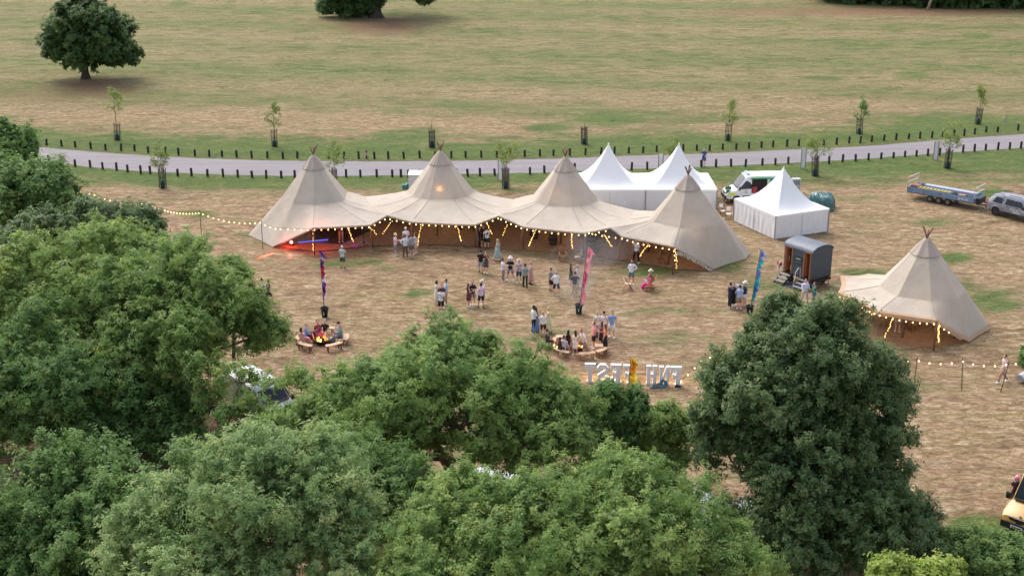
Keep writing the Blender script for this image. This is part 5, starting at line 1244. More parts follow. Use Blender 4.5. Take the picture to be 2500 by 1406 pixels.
bk_ = empty('metal_bucket', at(805, 836), 0, 'shiny metal bucket beside the left fire', 'bucket')
MB().lathe((0, 0, 0), [(.15, 0), (.20, .34), (.18, .34), (.13, .05)], 12).build('pail', mat('galvanised', rgb(170,165,150), .35, .1, metal=.7), bk_, True); MB().tube([(math.cos(a) * .2, 0, .34 + .12 * math.sin(a)) for a in [math.pi * i / 8 for i in range(9)]], .01, 4).build('handle', ALU, bk_)
f2 = at(1415, 853); firepit(f2, 'lit fire pit in the crowd above the letters', .8)
bb = [(205,245,'front left bench of the second fire pit, under the girl in the white dress'),(265,300,'front bench of the second fire pit, behind the ginger haired man'),(305,338,'front right empty bench of the second fire pit'),(130,170,'left bench of the second fire pit')]
for a, b, lb in bb: bench(f2, a, b, 1.7, lb, GB)
bx_ = MB().box((0, 0, .28), (.5, .5, .55)).build('wooden_crate', WOOD, None, loc=at(1462, 862)); tag(bx_, 'plain wooden box seat right of the second fire pit', 'crate')
bx_ = MB().box((0, 0, .3), (.7, .45, .6)).build('wooden_crate', WOOD, None, loc=at(1371, 842)); tag(bx_, 'low wooden table with a pale top behind the seated women', 'crate')
lg = MB().lathe((0, 0, 0), [(.24, 0), (.22, .42)], 10).build('log_seat', WOODD, None, True, loc=at(1336, 849)); tag(lg, 'low log under the man in the dark patterned shirt', 'log seat')
for i, (x, y) in enumerate(((1353,853),(1360,858))):
    r = empty('lantern', at(x, y), 0, ['small lit jar lantern on the grass left of the second fire','small lit jar lantern nearest the seated long haired woman'][i], 'lantern')
    MB().lathe((0, 0, 0), [(.09, 0), (.09, .2), (.05, .24)], 8).build('jar', mat('jar_glass', rgb(220,200,180), .2, .05), r, True); MB().ball((0, 0, .30), .05).build('flame', GLOW_S, r)
def folding_chair(loc, rz, label, cloth=(214,200,180), group='folding wooden chairs'):
    r = empty('folding_chair', loc, rz, label, 'chair', group)
    for s in (-1, 1):
        MB().bar((s * .26, -.30, 0), (s * .26, .24, .44), .04).build('leg', CHW, r)
        MB().bar((s * .22, .30, 0), (s * .22, -.34, .98), .04).build('back_rail', CHW, r)
        MB().bar((s * .29, -.18, .62), (s * .29, .26, .60), .05, .03).build('armrest', CHW, r)
    MB().grid([[(x, y, .43 - .05 * math.cos(x * 6) + .02) for x in (-.24, -.1, .1, .24)] for y in (-.18, 0, .22)]).build('seat', cmat(cloth), r, fix=False)
    MB().grid([[(x, -.29 - .06 * (z - .6), z) for x in (-.22, 0, .22)] for z in (.62, .8, .95)]).build('backrest', cmat(cloth), r, fix=False)
    for a, b in (((-.26,-.28,.04),(.26,-.28,.04)), ((-.22,.29,.04),(.22,.29,.04)), ((-.22,-.34,.97),(.22,-.34,.97))): MB().bar(a, b, .03).build('crossbar', CHW, r)
    return r
folding_chair(at(1374, 637), R(180), 'folding wooden chair facing the camera on the grass before the third tipi', (150,100,70))
folding_chair(at(1410, 640), R(90), 'folding wooden chair side on beside the top of the pink flag')
folding_chair(at(1533, 706), R(-75), 'empty folding wooden chair left of the man in the white long sleeved top')
folding_chair(at(1587, 711), R(80), 'folding wooden chair under the woman in the magenta dress', (160,90,50))
folding_chair(at(1589, 703), R(80), 'folding wooden chair under the man in the straw hat')
folding_chair(at(1615, 645), R(150), 'folding wooden chair at the edge of the matting in the rightmost linked tipi', (120,84,60))
folding_chair(at(1763, 526), R(200), 'folding chair with a white seat between the white marquees, on the left', (238,236,230))
folding_chair(at(1778, 533), R(170), 'folding chair with a white seat between the white marquees, on the right', (238,236,230))
def round_table(loc, label, top, hh=.75, rr=.6, g='tables inside the tipis'):
    r = empty('round_table', loc, 0, label, 'table', g); MB().lathe((0, 0, hh - .04), [(rr, 0), (rr, .04)], 18).build('tabletop', top, r)
    for k in range(4):
        a = math.pi * k / 2 + .5; MB().bar((rr * .75 * math.cos(a), rr * .75 * math.sin(a), 0), (rr * .5 * math.cos(a), rr * .5 * math.sin(a), hh - .04), .05).build('leg', CHW, r)
def simple_chair(loc, rz, label, c, first=[None]):
    if first[0]:
        return copy_tree(first[0], loc, rz, label, children=first[1])
    r = empty('dining_chair', loc, rz, label, 'chair', 'wooden dining chairs inside the tipis'); m_ = CHW
    for x in (-.2, .2):
        for y in (-.2, .2): MB().bar((x, y, 0), (x, y, .45 if y > 0 else .9), .035).build('leg', m_, r)
    MB().box((0, 0, .455), (.44, .44, .03)).build('seat', m_, r)
    for z in (.62, .84): MB().box((0, -.2, z), (.37, .025, .07)).build('back_slat', m_, r)
    first[0] = r; first.append(kids(r)); return r
DT = mat('dark_table', rgb(90,66,50), .6, .2)
round_table(at(1655, 613), 'round wooden table inside the rightmost linked tipi', DT); round_table(at(1595, 600), 'round wooden table deeper in the rightmost linked tipi, behind the man on the phone', DT)
for i, (x, y, a, lb) in enumerate([(1572,612,60,'left of the tables in the rightmost linked tipi'),(1582,606,120,'second from the left in the rightmost linked tipi'),(1595,614,10,'third from the left in the rightmost linked tipi'),(1607,602,200,'deep in the middle of the rightmost linked tipi'),(1632,622,330,'in front of the nearer table of the rightmost linked tipi'),(1672,628,20,'right of the front pole of the rightmost linked tipi'),
      (2140,790,70,'at the left of the small right tipi'),(2150,798,160,'second from the left in the small right tipi'),(2168,792,250,'behind the slanting fairy lights in the small right tipi'),(2215,800,40,'right of the person in orange'),(2228,806,300,'in the middle of the small right tipi'),(2238,797,180,'near the front pole of the small right tipi')]):
    simple_chair(at(x, y, .05), R(a), 'wooden dining chair ' + lb, None)
round_table(at(2160, 785, .05), 'round wooden table at the left inside the small right tipi', DT); round_table(at(2226, 793, .05), 'round wooden table at the right inside the small right tipi', DT)

# ------------------------------------------------------------------ feather flags in bins
def bin_(loc, col, label, group='bins weighting the flag poles'):
    r = empty('bin', loc, 0, label, 'bin', group); m_ = cmat(col)
    MB().lathe((0, 0, 0), [(.19, 0), (.25, .60), (.27, .61), (.27, .66), (.24, .66), (.22, .58), (.21, .53)], 16).build('body', m_, r, True)
    for s in (-1, 1): MB().box((s * .285, 0, .60), (.06, .12, .05)).build('handle', m_, r)
    MB().box((-.03, -.232, .3), (.04, .02, .2)).build('label_patch', cmat((220,220,225)), r)
def flag(base, top, cols, label, seed, width=.42, z0=.3, n=9, spread=1.0):
    b = Vector(base); r = empty('feather_flag', b, 0, label, 'flag', 'tall feather flags on poles'); rnd = random.Random(seed)
    T = Vector(top) - b
    MB().tube([(0, 0, .05), T * .5 + Vector((0, 0, 0)), T], [.03, .022, .012], 6).build('pole', cmat((56,30,44)), r)
    H0, H1 = z0, 1.0
    for i in range(n):
        t0 = H0 + (H1 - H0) * i / n; t1 = H0 + (H1 - H0) * (i + 1.6) / n; t1 = min(t1, 1)
        a, c = T * t0, T * t1; wdt = width * rnd.uniform(.65, 1.0) * spread; ph = rnd.uniform(0, 6)
        rows = []
        for j in range(9):
            s = j / 8; p = a.lerp(c, s); ww = wdt * (.35 + .65 * min(1, s * 1.25) * rnd.uniform(.8, 1.1)) * (1 if s < .95 else .75)
            rows.append([p + Vector((ww * k / 4 + .01, .10 * math.sin(ph + j * .9 + k * 1.5) - .01 * i, -.5 * ww * k / 4)) for k in range(5)])
        MB().grid(rows).build('panel', mat('flag_%d_%d_%d' % cols[i % len(cols)], rgb(*cols[i % len(cols)]), .8, .12, transl=.3), r, True, fix=False)
    # pennant streaming from the tip
    rows = [[T + Vector((.02, 0, -j * .10)) + Vector((.5 * spread * k / 4, .05 * math.sin(k + j), -.55 * k / 4 + j * .02 * k)) * (1 if True else 1) for k in range(5)] for j in range(5)]
    rows = [[Vector(p) if k < 4 else rows[2][4] for k, p in enumerate(rw)] for rw in rows]
    MB().grid(rows).build('pennant', mat('flag_%d_%d_%d' % cols[-1], rgb(*cols[-1]), .8, .12, transl=.3), r, True, fix=False)
def flag_at(bx, by, tx, ty):
    b = at(bx, by); t = at_far(tx, ty, b.y); return b + Vector((0, 0, 0)), t
b, t = flag_at(793, 773, 780, 612); bin_(b, (34,40,42), 'black bin holding the purple flag pole'); flag(b, t, [(206,190,216),(86,50,130),(120,60,150),(216,206,224),(176,40,92),(196,40,90),(90,50,140),(200,190,214),(104,50,140)], 'tall feather flag of purple, white and crimson panels', 1, .30, .24)
b, t = flag_at(1413, 765, 1435, 603); bin_(b, (52,70,78), 'grey bin holding the pink flag pole'); flag(b, t, [(226,140,160),(232,150,168),(214,60,140),(236,160,176),(238,168,182),(240,160,176),(226,70,150),(238,130,166),(240,150,180)], 'tall feather flag in pale and bright pink', 2, .34, .10, 6)
b, t = flag_at(1830, 768, 1857, 610); bin_(b, (28,28,32), 'black bin holding the blue flag pole'); flag(b, t, [(70,180,190),(40,130,190),(40,150,200),(80,190,200),(110,130,200),(90,190,210),(60,180,200),(120,150,210),(130,150,214)], 'tall feather flag in turquoise and blue', 3, .34, .2)
b, t = flag_at(1533, 978, 1540, 872); bin_(b, (40,40,40), 'dark bin hidden by leaves at the yellow flag'); flag(b, t, [(232,190,60),(224,150,40),(236,200,60),(240,220,90),(230,160,50),(226,150,40),(240,210,70)], 'bright yellow and orange feather flag in front of the letters', 4, .55, .06, 7)
b = at(1048, 925); t = at_far(1050, 850, b.y); flag(b, t, [(224,120,70),(230,130,80)], 'orange flag tip showing above the big ash', 5, .4, .5, 3)

# ------------------------------------------------------------------ big letters, seen from behind
LH, LW, LD = 1.20, .62, .24
def letter_poly(ch):
    s = .19; f = .13; hw = LW / 2; ser = .10
    if ch == 'F': return [(-hw,0),(.08,0),(.08,f),(.0,f),(.0,.48),(.10,.48),(.10,.42),(.20,.42),(.20,.76),(.10,.76),(.10,.69),(.0,.69),(.0,LH-.19),(.18,LH-.19),(.18,.82),(hw,.82),(hw,LH),(-hw,LH),(-hw,LH-f),(-.26,LH-f),(-.26,f),(-hw,f)]
    if ch == 'E': return [(-hw,0),(hw,0),(hw,.38),(.18,.38),(.18,.19),(.0,.19),(.0,.48),(.10,.48),(.10,.42),(.20,.42),(.20,.76),(.10,.76),(.10,.69),(.0,.69),(.0,LH-.19),(.18,LH-.19),(.18,.82),(hw,.82),(hw,LH),(-hw,LH),(-hw,LH-f),(-.26,LH-f),(-.26,f),(-hw,f)]
    if ch == 'H': return [(-hw,0),(-.05,0),(-.05,f),(-.08,f),(-.08,.49),(.08,.49),(.08,f),(.05,f),(.05,0),(hw,0),(hw,f),(.28,f),(.28,LH-f),(hw,LH-f),(hw,LH),(.05,LH),(.05,LH-f),(.08,LH-f),(.08,.70),(-.08,.70),(-.08,LH-f),(-.05,LH-f),(-.05,LH),(-hw,LH),(-hw,LH-f),(-.28,LH-f),(-.28,f),(-hw,f)]
    if ch == 'N': return [(-hw,0),(-.06,0),(-.06,f),(-.11,f),(-.11,.78),(.14,0),(.28,0),(.28,LH-f),(hw,LH-f),(hw,LH),(.06,LH),(.06,LH-f),(.12,LH-f),(.12,.44),(-.10,LH),(-hw,LH),(-hw,LH-f),(-.27,LH-f),(-.27,f),(-hw,f)]
    if ch == 'T': return [(-.17,0),(.17,0),(.17,f),(.12,f),(.12,LH-.16),(.20,LH-.16),(.20,.84),(hw,.84),(hw,LH),(-hw,LH),(-hw,.84),(-.20,.84),(-.20,LH-.16),(-.12,LH-.16),(-.12,f),(-.17,f)]
LETW = mat('letter_white', rgb(240,241,246), .55, .03)
names = {'F': 'F', 'N': 'N', 'H': 'H', 'E': 'E', 'S': 'S', 'T': 'T'}
for k, (ch, px, py, lb) in enumerate([('F',1649,941,'white letter F at the right end of the row, mirrored as seen from behind'),('N',1621,940,'white letter N second from the right, mirrored as seen from behind'),('H',1590,938,'white letter H third from the right, left of the blue heap'),
      ('F',1533,937,'white letter F behind the yellow flag'),('E',1503,935,'white letter E between the flag and the letter S'),('S',1471,934,'white letter S mirrored as seen from behind'),('T',1440,933,'white letter T at the left end of the row')]):
    p = at(px, py); r = empty('light_up_letter', p, R(178), lb, 'letter', 'large white light-up letters'); mb = MB()
    if ch == 'S':
        path = [(.25,.74),(.25,.92),(.14,1.09),(-.12,1.09),(-.23,.95),(-.23,.76),(.21,.45),(.21,.22),(.10,.09),(-.14,.09),(-.25,.24),(-.25,.42)]
        w_ = .105; rows = []
        for i, (x, z) in enumerate(path):
            a = Vector(path[max(0, i - 1)]); b = Vector(path[min(len(path) - 1, i + 1)]); d = (b - a).normalized(); nrm = Vector((-d.y, d.x)) * w_
            rows.append([(x + nrm.x, -LD / 2, z + nrm.y), (x - nrm.x, -LD / 2, z - nrm.y), (x - nrm.x, LD / 2, z - nrm.y), (x + nrm.x, LD / 2, z + nrm.y), (x + nrm.x, -LD / 2, z + nrm.y)])
        mb.grid(rows); mb.poly(rows[0][:4]); mb.poly(rows[-1][:4])
    else: mb.prism(letter_poly(ch), -LD / 2, LD / 2)
    mb.build('body', LETW, r)
    pts = [(-.14 if ch != 'T' else 0, .15 + .11 * i) for i in range(9)] + [(-.05 + .09 * i, LH - .08) for i in range(4)]
    for (x, z) in pts[:9 if ch != 'S' else 0]:
        q = bpy.data.objects.new('bulb', FBULB); COL.objects.link(q); q.parent = r; q.location = (x, -LD / 2 - .02, z)
    lamp(p + Vector((0, .55, .5)), 8, (1, .55, .14), 'letter_glow', .15)

# ------------------------------------------------------------------ heaps and small things on the grass
def heap(name, c, dims, m, label, cat, seed, rz=0, lump=.25, power=.7):
    rnd = np.random.RandomState(seed); rows = []; ph = rnd.uniform(0, 6, 6)
    for j in range(15):
        v = j / 14 * 2 - 1; r = []
        for i in range(21):
            u = i / 20 * 2 - 1; e_ = max(0, 1 - max(abs(u), abs(v)) ** 3)
            h = e_ ** power * (1 + lump * math.sin(u * 5 + ph[0]) * math.cos(v * 4 + ph[1]) + lump * .8 * abs(math.sin(u * 9 + v * 5 + ph[2])) - lump * .5)
            r.append((u * dims[0] / 2 * (1 + .06 * math.sin(v * 6 + ph[3])), v * dims[1] / 2 * (1 + .06 * math.sin(u * 7 + ph[4])), max(.01, h * dims[2])))
        rows.append(r)
    o = MB().grid(rows).build(name, m, None, False, loc=c, fix=False); o.rotation_euler = (0, 0, rz); return tag(o, label, cat)
TARP = mat('green_tarp', rgb(40,96,96), .35, .25, 3, bump=.6, spec=.8)
heap('tarpaulin', at(2003, 507), (2.3, 2.2, 1.3), TARP, 'dark green tarpaulin over a heap behind the single marquee', 'tarpaulin', 4, R(-20), .09, .45)
heap('bag', at(1606, 945), (1.0, .42, .19), mat('silver_bag', rgb(90,104,110), .4, .4, 6, bump=.5), 'crumpled grey and silver bag lying at the foot of the letters', 'bag', 7, R(6), .4)
o = MB().tube([(-.16, 0, .02), (-.14, .05, .26), (0, .07, .38), (.12, .02, .32), (.16, -.02, .05)], [(.06, .06), (.09, .07), (.10, .08), (.10, .08), (.10, .08)], 9).build('bag', mat('teal_cloth', rgb(40,120,150), .6, .25, 6, bump=.5), None, True, loc=at(1619, 944)); tag(o, 'teal blue folded sack leaning on the letter N', 'bag')
heap('cloth', at(1655, 943), (.35, .25, .10), cmat((34,40,70)), 'small navy cloth at the foot of the rightmost letter', 'cloth', 9)
o = MB().tube([(0, 0, 0), (-.06, 0, .55), (-.15, 0, 1.15)], [.02, .02, .014], 5).build('marker_stick', pattern((230,200,200), (210,120,120), 5), None, loc=at(1563, 975)); tag(o, 'thin pink and white striped stick below the letters', 'stick')
heap('pink_bag', at(868, 603), (.42, .3, .22), cmat((190,90,170)), 'pink bag on the grass at the foot of the speaker tripod', 'bag', 12)
# kitchen gear outside the double marquee
gear = [('gas_burner', 1575, 513, (.55,.45,.62), (110,112,118), 'grey gas burner cabinet against the double marquee'), ('crate', 1553, 513, (.9,.5,.2), (130,100,84), 'low wooden pallet against the double marquee'),
        ('crate', 1546, 508, (.4,.4,.42), (60,72,96), 'dark blue crate on the left of the kitchen gear'), ('crate', 1556, 509, (.4,.35,.32), (70,80,100), 'blue grey crate left of the gas burner')]
for nm, px, py, d, c, lb in gear:
    r = empty(nm, at(px, py), R(3), lb, nm.replace('_', ' ')); MB().box((0, 0, d[2] / 2), d).build('casing', cmat(c), r); MB().box((0, -.01, d[2] + .02), (d[0] * .8, d[1] * .7, .04)).build('lid', cmat(tuple(int(v * .7) for v in c)), r)
r = empty('info_board', at(1941, 470), R(5), 'pale cabinet with small dark windows peeping over the single marquee', 'cabinet')
MB().box((0, 0, .65), (.75, .5, 1.3)).build('casing', cmat((186,186,190)), r)
for k in range(3):
    for j in range(2): MB().box((-.2 + .2 * k, -.26, 0.85 + .22 * j), (.13, .02, .14)).build('window', cmat((90,92,100)), r)
# white trailer behind the second tipi
r = empty('box_trailer', at(1030, 476), 0, 'white box trailer mostly hidden behind the second tipi', 'trailer')
MB().box((0, 0, 1.25), (2.2, 1.6, 1.5)).build('body', cmat((200,204,208)), r); MB().box((0, 0, 2.03), (2.3, 1.7, .06)).build('roof', PVC, r)
for s in (-1, 1): MB().tube([(.0, s * .75 - .08, .32), (.0, s * .75 + .08, .32)], .32, 14).build('wheel', mat('tyre_rubber', rgb(30,29,30), .9, .2), r)
for i in range(2):
    q = MB().box((0, 0, .2), (.42, .4, .4)).build('crate', cmat((80,130,130)), None, loc=at(996 - 8 * i, 458 + 3 * i)); tag(q, ['pale green crate beside the box trailer','pale green crate furthest left behind the second tipi'][i], 'crate')

# ------------------------------------------------------------------ vehicles
TYRE = mat('tyre_rubber', rgb(30,29,30), .9, .2); GLASS = mat('vehicle_glass', rgb(30,38,46), .18, .15, 2, spec=.35); RIM = mat('wheel_rim', rgb(120,120,124), .35, .1, metal=.6); BLKP = mat('black_trim', rgb(34,34,38), .6, .1)
def wheel(r, x, y, rad=.35, wd=.22, rim=RIM):
    wl = MB(); n = 18; s = 1 if y > 0 else -1
    wl.tube([(x, y - s * wd, rad), (x, y - s * wd * .98, rad), (x, y, rad)], [rad * .98, rad, rad], n, X=(1, 0, 0)); o = wl.build('wheel', TYRE, r)
    c = MB().tube([(x, y, rad), (x, y + s * .012, rad)], [rad * .62, rad * .58], n); h = c.build('rim', rim, o); return o
def shell(st, m, r, name='body', split=None, m2=None, nseg=5):
    """st: stations along x: (x, zbottom, zbelt, ztop, half width low, half width at belt, half width top)"""
    rows = []
    for (x, zb, zm, zt, w0, w1, w2) in st:
        ring = [(x, -w0 * .9, zb), (x, -w0, zb + .06), (x, -w1, (zb + zm) * .5), (x, -w1, zm), (x, -(w1 * .25 + w2 * .75), zm + (zt - zm) * .72), (x, -w2 * .97, zt - .03), (x, -w2 * .82, zt), (x, 0, zt + .03)]
        rows.append(ring + [(p[0], -p[1], p[2]) for p in reversed(ring[:-1])])
    n = len(rows[0]); rows = [rw + [rw[0]] for rw in rows]
    mb = MB(); mb.grid(rows); mb.poly(rows[0][:n]); mb.poly(list(reversed(rows[-1][:n])))
    return mb.build(name, m, r, True), rows
def autosmooth(o, ang=35):
    me = o.data
    try: me.set_sharp_from_angle(angle=R(ang))
    except Exception: pass
def van(p, rz, label, col, group, stripes=None, extra=None, L_=5.6, H_=2.45, hood=None):
    r = empty('van', p, rz, label, 'van', group); W_ = .98; f = L_ / 2
    pm = mat('van_paint_%d_%d_%d' % col, rgb(*col), .3, .04, 1.5, spec=.6)
    st = [(-f, .45, 1.25, H_ - .12, .93, .95, .86), (-f + .12, .36, 1.25, H_ - .02, .96, W_, .88), (-f + 1.5, .34, 1.25, H_, .96, W_, .90), (f - 2.4, .34, 1.25, H_, .96, W_, .90), (f - 1.95, .34, 1.25, H_ - .04, .96, W_, .88), (f - 1.7, .34, 1.23, H_ - .16, .96, W_, .84),
          (f - .98, .34, 1.18, 1.34, .96, .97, .80), (f - .9, .34, 1.12, 1.27, .95, .96, .80), (f - .35, .36, .98, 1.10, .93, .92, .72), (f - .08, .40, .80, .92, .86, .84, .66), (f, .46, .62, .72, .78, .76, .6)]
    o, rows = shell(st, pm, r); autosmooth(o, 32)
    # windscreen and windows lie on the skin, 8 mm proud
    a, b = Vector((f - 1.72, 0, H_ - .17)), Vector((f - 1.00, 0, 1.36)); nrm = Vector((b.z - a.z, 0, -(b.x - a.x))).normalized(); nrm = nrm if nrm.x > 0 else -nrm
    MB().grid([[a.lerp(b, t) + Vector((0, y * (.77 + .02 * t), .02 + .012 * (1 - (y) ** 2))) + nrm * .02 for y in (-1, -.5, 0, .5, 1)] for t in (.03, .5, .99)]).build('windscreen', GLASS, r, True)
    MB().bar(a.lerp(b, 1.0) + Vector((.05, -.74, .035)), a.lerp(b, 1.0) + Vector((.05, .74, .035)), .10, .05).build('scuttle', BLKP, r)
    for s in (-1, 1):
        w1, w2 = W_ * s + .012 * s, (.25 * W_ + .75 * .88) * s + .014 * s
        MB().poly([(f - 1.12, W_ * s * .993 + .010 * s, 1.27), (f - 2.35, w1, 1.30), (f - 2.35, w2, 2.0), (f - 1.72, w2 * .985, 2.0)]).build('side_window', GLASS, r)
        MB().box((f - 1.15, s * 1.13, 1.35), (.12, .2, .30)).build('mirror', BLKP, r)
        MB().ball((f - .42, s * .80, .90), (.20, .10, .13), 9, 6).build('headlight', mat('lamp_glass', rgb(210,214,220), .15, .05, spec=.8), r, True)
        MB().box((-f + .02, s * .86, 1.1), (.06, .12, .5)).build('tail_light', cmat((150,30,30)), r)
        MB().box((f - 2.55, s * (W_ + .004), 1.15), (.16, .02, .035)).build('door_handle', BLKP, r)
        for x in (f - .95, -f + 1.15): wheel(r, x, s * (W_ - .01), .36)
        MB().box((0, s * (W_ + .003), .62), (L_ - 2.9, .03, .14)).build('side_trim', BLKP, r)
    MB().box((f - .06, 0, .50), (.22, 1.66, .30)).build('bumper', BLKP if not hood else hood, r)
    g = MB(); g.grid([[(f - .02 + .03 * (1 - abs(y)) , y * .52 * (1 - .18 * t), .92 - .26 * t) for y in (-1, -.5, 0, .5, 1)] for t in (0, 1)]); g.build('grille', BLKP, r)
    for z, ww in ((.93, .54), (.65, .44)): MB().box((f + .01, 0, z), (.05, ww * 2, .03)).build('grille_surround', ALU, r)
    return r, f, W_, H_
# ambulance behind the marquee
am, f, W_, H_ = van(at(1842, 489), R(184), 'white and green ambulance van with its side door open, behind the single marquee', (232,232,236), 'parked vans', L_=5.6)
GRN = mat('ambulance_green', rgb(30,160,80), .4, .05); YEL = mat('ambulance_yellow', rgb(214,226,60), .4, .05)
for s in (-1, 1):
    for k in range(6):
        MB().box((f - 2.75 - .5 * k, s * (W_ + .006), .95), (.48, .02, .36)).build('marking', (GRN, YEL)[k % 2], am)
    MB().box((f - .55, s * .94, .82), (.7, .03, .22)).build('marking', YEL, am)
MB().box((f - .45, 0, 1.10), (.5, 1.3, .02)).build('marking', YEL, am)
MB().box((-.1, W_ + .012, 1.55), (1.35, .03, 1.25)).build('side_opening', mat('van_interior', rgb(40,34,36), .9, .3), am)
MB().box((-.15, W_ + .02, 2.23), (1.7, .05, .12)).build('door_rail', GRN, am); MB().box((-1.6, W_ + .05, 1.5), (1.2, .05, 1.5)).build('sliding_door', GRN, am)
MB().box((f - 2.0, 0, H_ + .05), (.25, 1.1, .12)).build('light_bar', cmat((160,190,210)), am)
MB().box((.3, W_ + .035, 1.2), (.4, .03, .55)).build('seat', cmat((170,60,70)), am)
text_mesh('lettering', 'C', .34, BLKP, am, frame_mx((f - 1.75, W_ + .02, 1.02), (-1, 0, 0), (0, 0, 1)))
# white van under the left trees
hd_ = Vector((math.cos(R(-50)), math.sin(R(-50)), 0))
wv, f, W_, H_ = van(at(702, 1052) - hd_ * 2.6, R(-50), 'white van parked under the left ash trees, facing the camera', (226,228,234), 'parked vans', L_=5.2, H_=2.1)
MB().box((f - .6, .1, 1.18), (.25, .3, .02)).build('marking', cmat((200,60,70)), wv); MB().box((f - 1.2, -.62, 1.62), (.06, .22, .3), Matrix.Rotation(R(-38), 3, 'Y')).build('dashboard_vest', cmat((60,120,200)), wv)
# yellow van at the right edge
hd_ = Vector((math.cos(R(-136)), math.sin(R(-136)), 0))
yv, f, W_, H_ = van(at(2482, 1312) - hd_ * 2.7, R(-136), 'yellow van with black bumper and grille at the right edge of the photo', (190,148,70), 'parked vans', L_=5.4)
MB().box((f + .09, -.05, .52), (.02, .56, .13)).build('number_plate', cmat((232,232,228)), yv)
marks('plate_text', yv, (f + .103, -.05, .52), (0, 1, 0), [.05, .05, .05, .05, .0, .05, .05, .05], .075, BLKP, .014)
MB().ball((f - .1, 0, 1.03), (.05, .07, .06), 6, 5).build('badge', ALU, yv)
text_mesh('lettering', 'BO', .30, BLKP, yv, frame_mx((f - 2.0, -.25, H_ + .035), (0, 1, 0), (-1, 0, .12)), .01)
# vehicles showing in gaps low in the picture
def car(p, rz, label, col, group='cars parked under the trees'):
    r = empty('parked_car', p, rz, label, 'car', group); pm = mat('car_paint_%d_%d_%d' % col, rgb(*col), .25, .04, 2, spec=.7)
    st = [(-2.1,.42,.80,.92,.74,.76,.6),(-1.95,.30,.82,1.0,.84,.86,.66),(-1.6,.26,.86,1.38,.87,.88,.60),(-.9,.26,.88,1.47,.88,.89,.62),(.1,.26,.88,1.46,.88,.89,.60),(.55,.26,.88,1.26,.88,.89,.60),(1.0,.26,.86,.98,.88,.88,.66),(1.7,.28,.76,.88,.86,.84,.62),(2.05,.36,.62,.72,.76,.74,.56),(2.12,.44,.56,.62,.66,.64,.5)]
    o, _ = shell(st, pm, r); autosmooth(o, 30)
    MB().grid([[(.20 + .76 * t, y * (.58 + .05 * t), 1.475 - .46 * t) for y in (-1, 0, 1)] for t in (0, 1)]).build('windscreen', GLASS, r)
    for s in (-1, 1):
        MB().poly([(.72, s * .86, 1.0), (.2, s * .735, 1.38), (-1.3, s * .735, 1.38), (-1.65, s * .83, 1.02)]).build('side_window', GLASS, r)
        for x in (1.3, -1.35): wheel(r, x, s * .885, .32, .2)
        MB().ball((1.95, s * .62, .68), (.12, .14, .09)).build('headlight', mat('lamp_glass', rgb(210,214,220), .15, .05, spec=.8), r, True)
    MB().grid([[(-1.52 - .35 * t, y * (.56 + .05 * t), 1.40 - .38 * t) for y in (-1, 0, 1)] for t in (0, 1)]).build('rear_window', GLASS, r)
    return r
car(at(1195, 1215), R(20), 'silver white car glimpsed under the big central ash', (206,212,222)); car(at(1650, 1262), R(150), 'white car glimpsed between the thin ash and the big oak', (228,230,236))
car(at(1810, 1300), R(160), 'grey car hidden behind the lower left of the big oak', (170,174,182))

# pickup and flatbed trailer
tdir = (at(2385, 513) - at(2223, 483)); tdir.z = 0; tang = math.atan2(tdir.y, tdir.x)
tl_len = tdir.length; tc_ = (at(2385, 516) + at(2223, 486)) / 2
nrm_ = Vector((-tdir.y, tdir.x, 0)).normalized()
tc_ = tc_ + nrm_ * 1.0 - tdir.normalized() * .35
tr = empty('flatbed_trailer', tc_, tang, 'long blue grey flatbed trailer with three axles behind the pickup', 'trailer')
GALV = mat('galvanised_side', rgb(112,138,168), .45, .18, 2.5, metal=.1, bump=.15); hl = tl_len / 2; hw_ = 1.02
MB().box((0, 0, .62), (tl_len, hw_ * 2, .10)).build('bed', mat('bed_planks', rgb(96,84,76), .9, .2, stretch=(.3, 4, 1)), tr)
for s in (-1, 1):
    for k in range(4):
        x0 = -hl + tl_len * k / 4; MB().box((x0 + tl_len / 8, s * hw_, .86), (tl_len / 4 - .03, .05, .40)).build('side_board', GALV, tr)
    for k in range(5): MB().box((-hl + tl_len * k / 4, s * (hw_ + .01), .84), (.05, .08, .46)).build('post', mat('rusty_post', rgb(120,96,84), .8, .3), tr)
    for k in range(3): wheel(tr, -.95 + .82 * k, s * (hw_ - .04), .30, .2, mat('rusty_rim', rgb(110,98,92), .7, .2))
    MB().box((-.12, s * (hw_ - .16), .66), (2.6, .3, .03)).build('mudguard', BLKP, tr)
for s in (-1, 1): MB().box((s * hl, 0, .86), (.05, hw_ * 2, .40)).build('end_board', GALV, tr)
for sx in (-1, 1):
    rk_ = MB()
    for sy in (-1, 1): rk_.bar((sx * (hl - .02), sy * hw_, .9), (sx * (hl - .02), sy * hw_, 1.95), .045)
    for z in (1.5, 1.95): rk_.bar((sx * (hl - .02), -hw_, z), (sx * (hl - .02), hw_, z), .055)
    rk_.build('end_frame', mat('bare_metal', rgb(205,200,198), .4, .1, metal=.3), tr)
for s in (-1, 1): MB().bar((hl, s * .7, .5), (hl + 1.25, 0, .5), .09).build('drawbar', BLKP, tr)
MB().bar((hl + 1.2, 0, .5), (hl + 1.75, 0, .5), .1).build('coupling', BLKP, tr); MB().tube([(hl + 1.0, .12, .0), (hl + 1.0, .12, .95)], .035, 6).build('jockey_post', BLKP, tr); MB().box((hl + .2, 0, .78), (.3, 1.3, .5)).build('tool_box', mat('dark_box', rgb(40,46,52), .6, .2), tr)
def load(name, build, m, label, cat):
    o = build.build(name, m); o.location = tc_; o.rotation_euler = (0, 0, tang); return tag(o, label, cat)
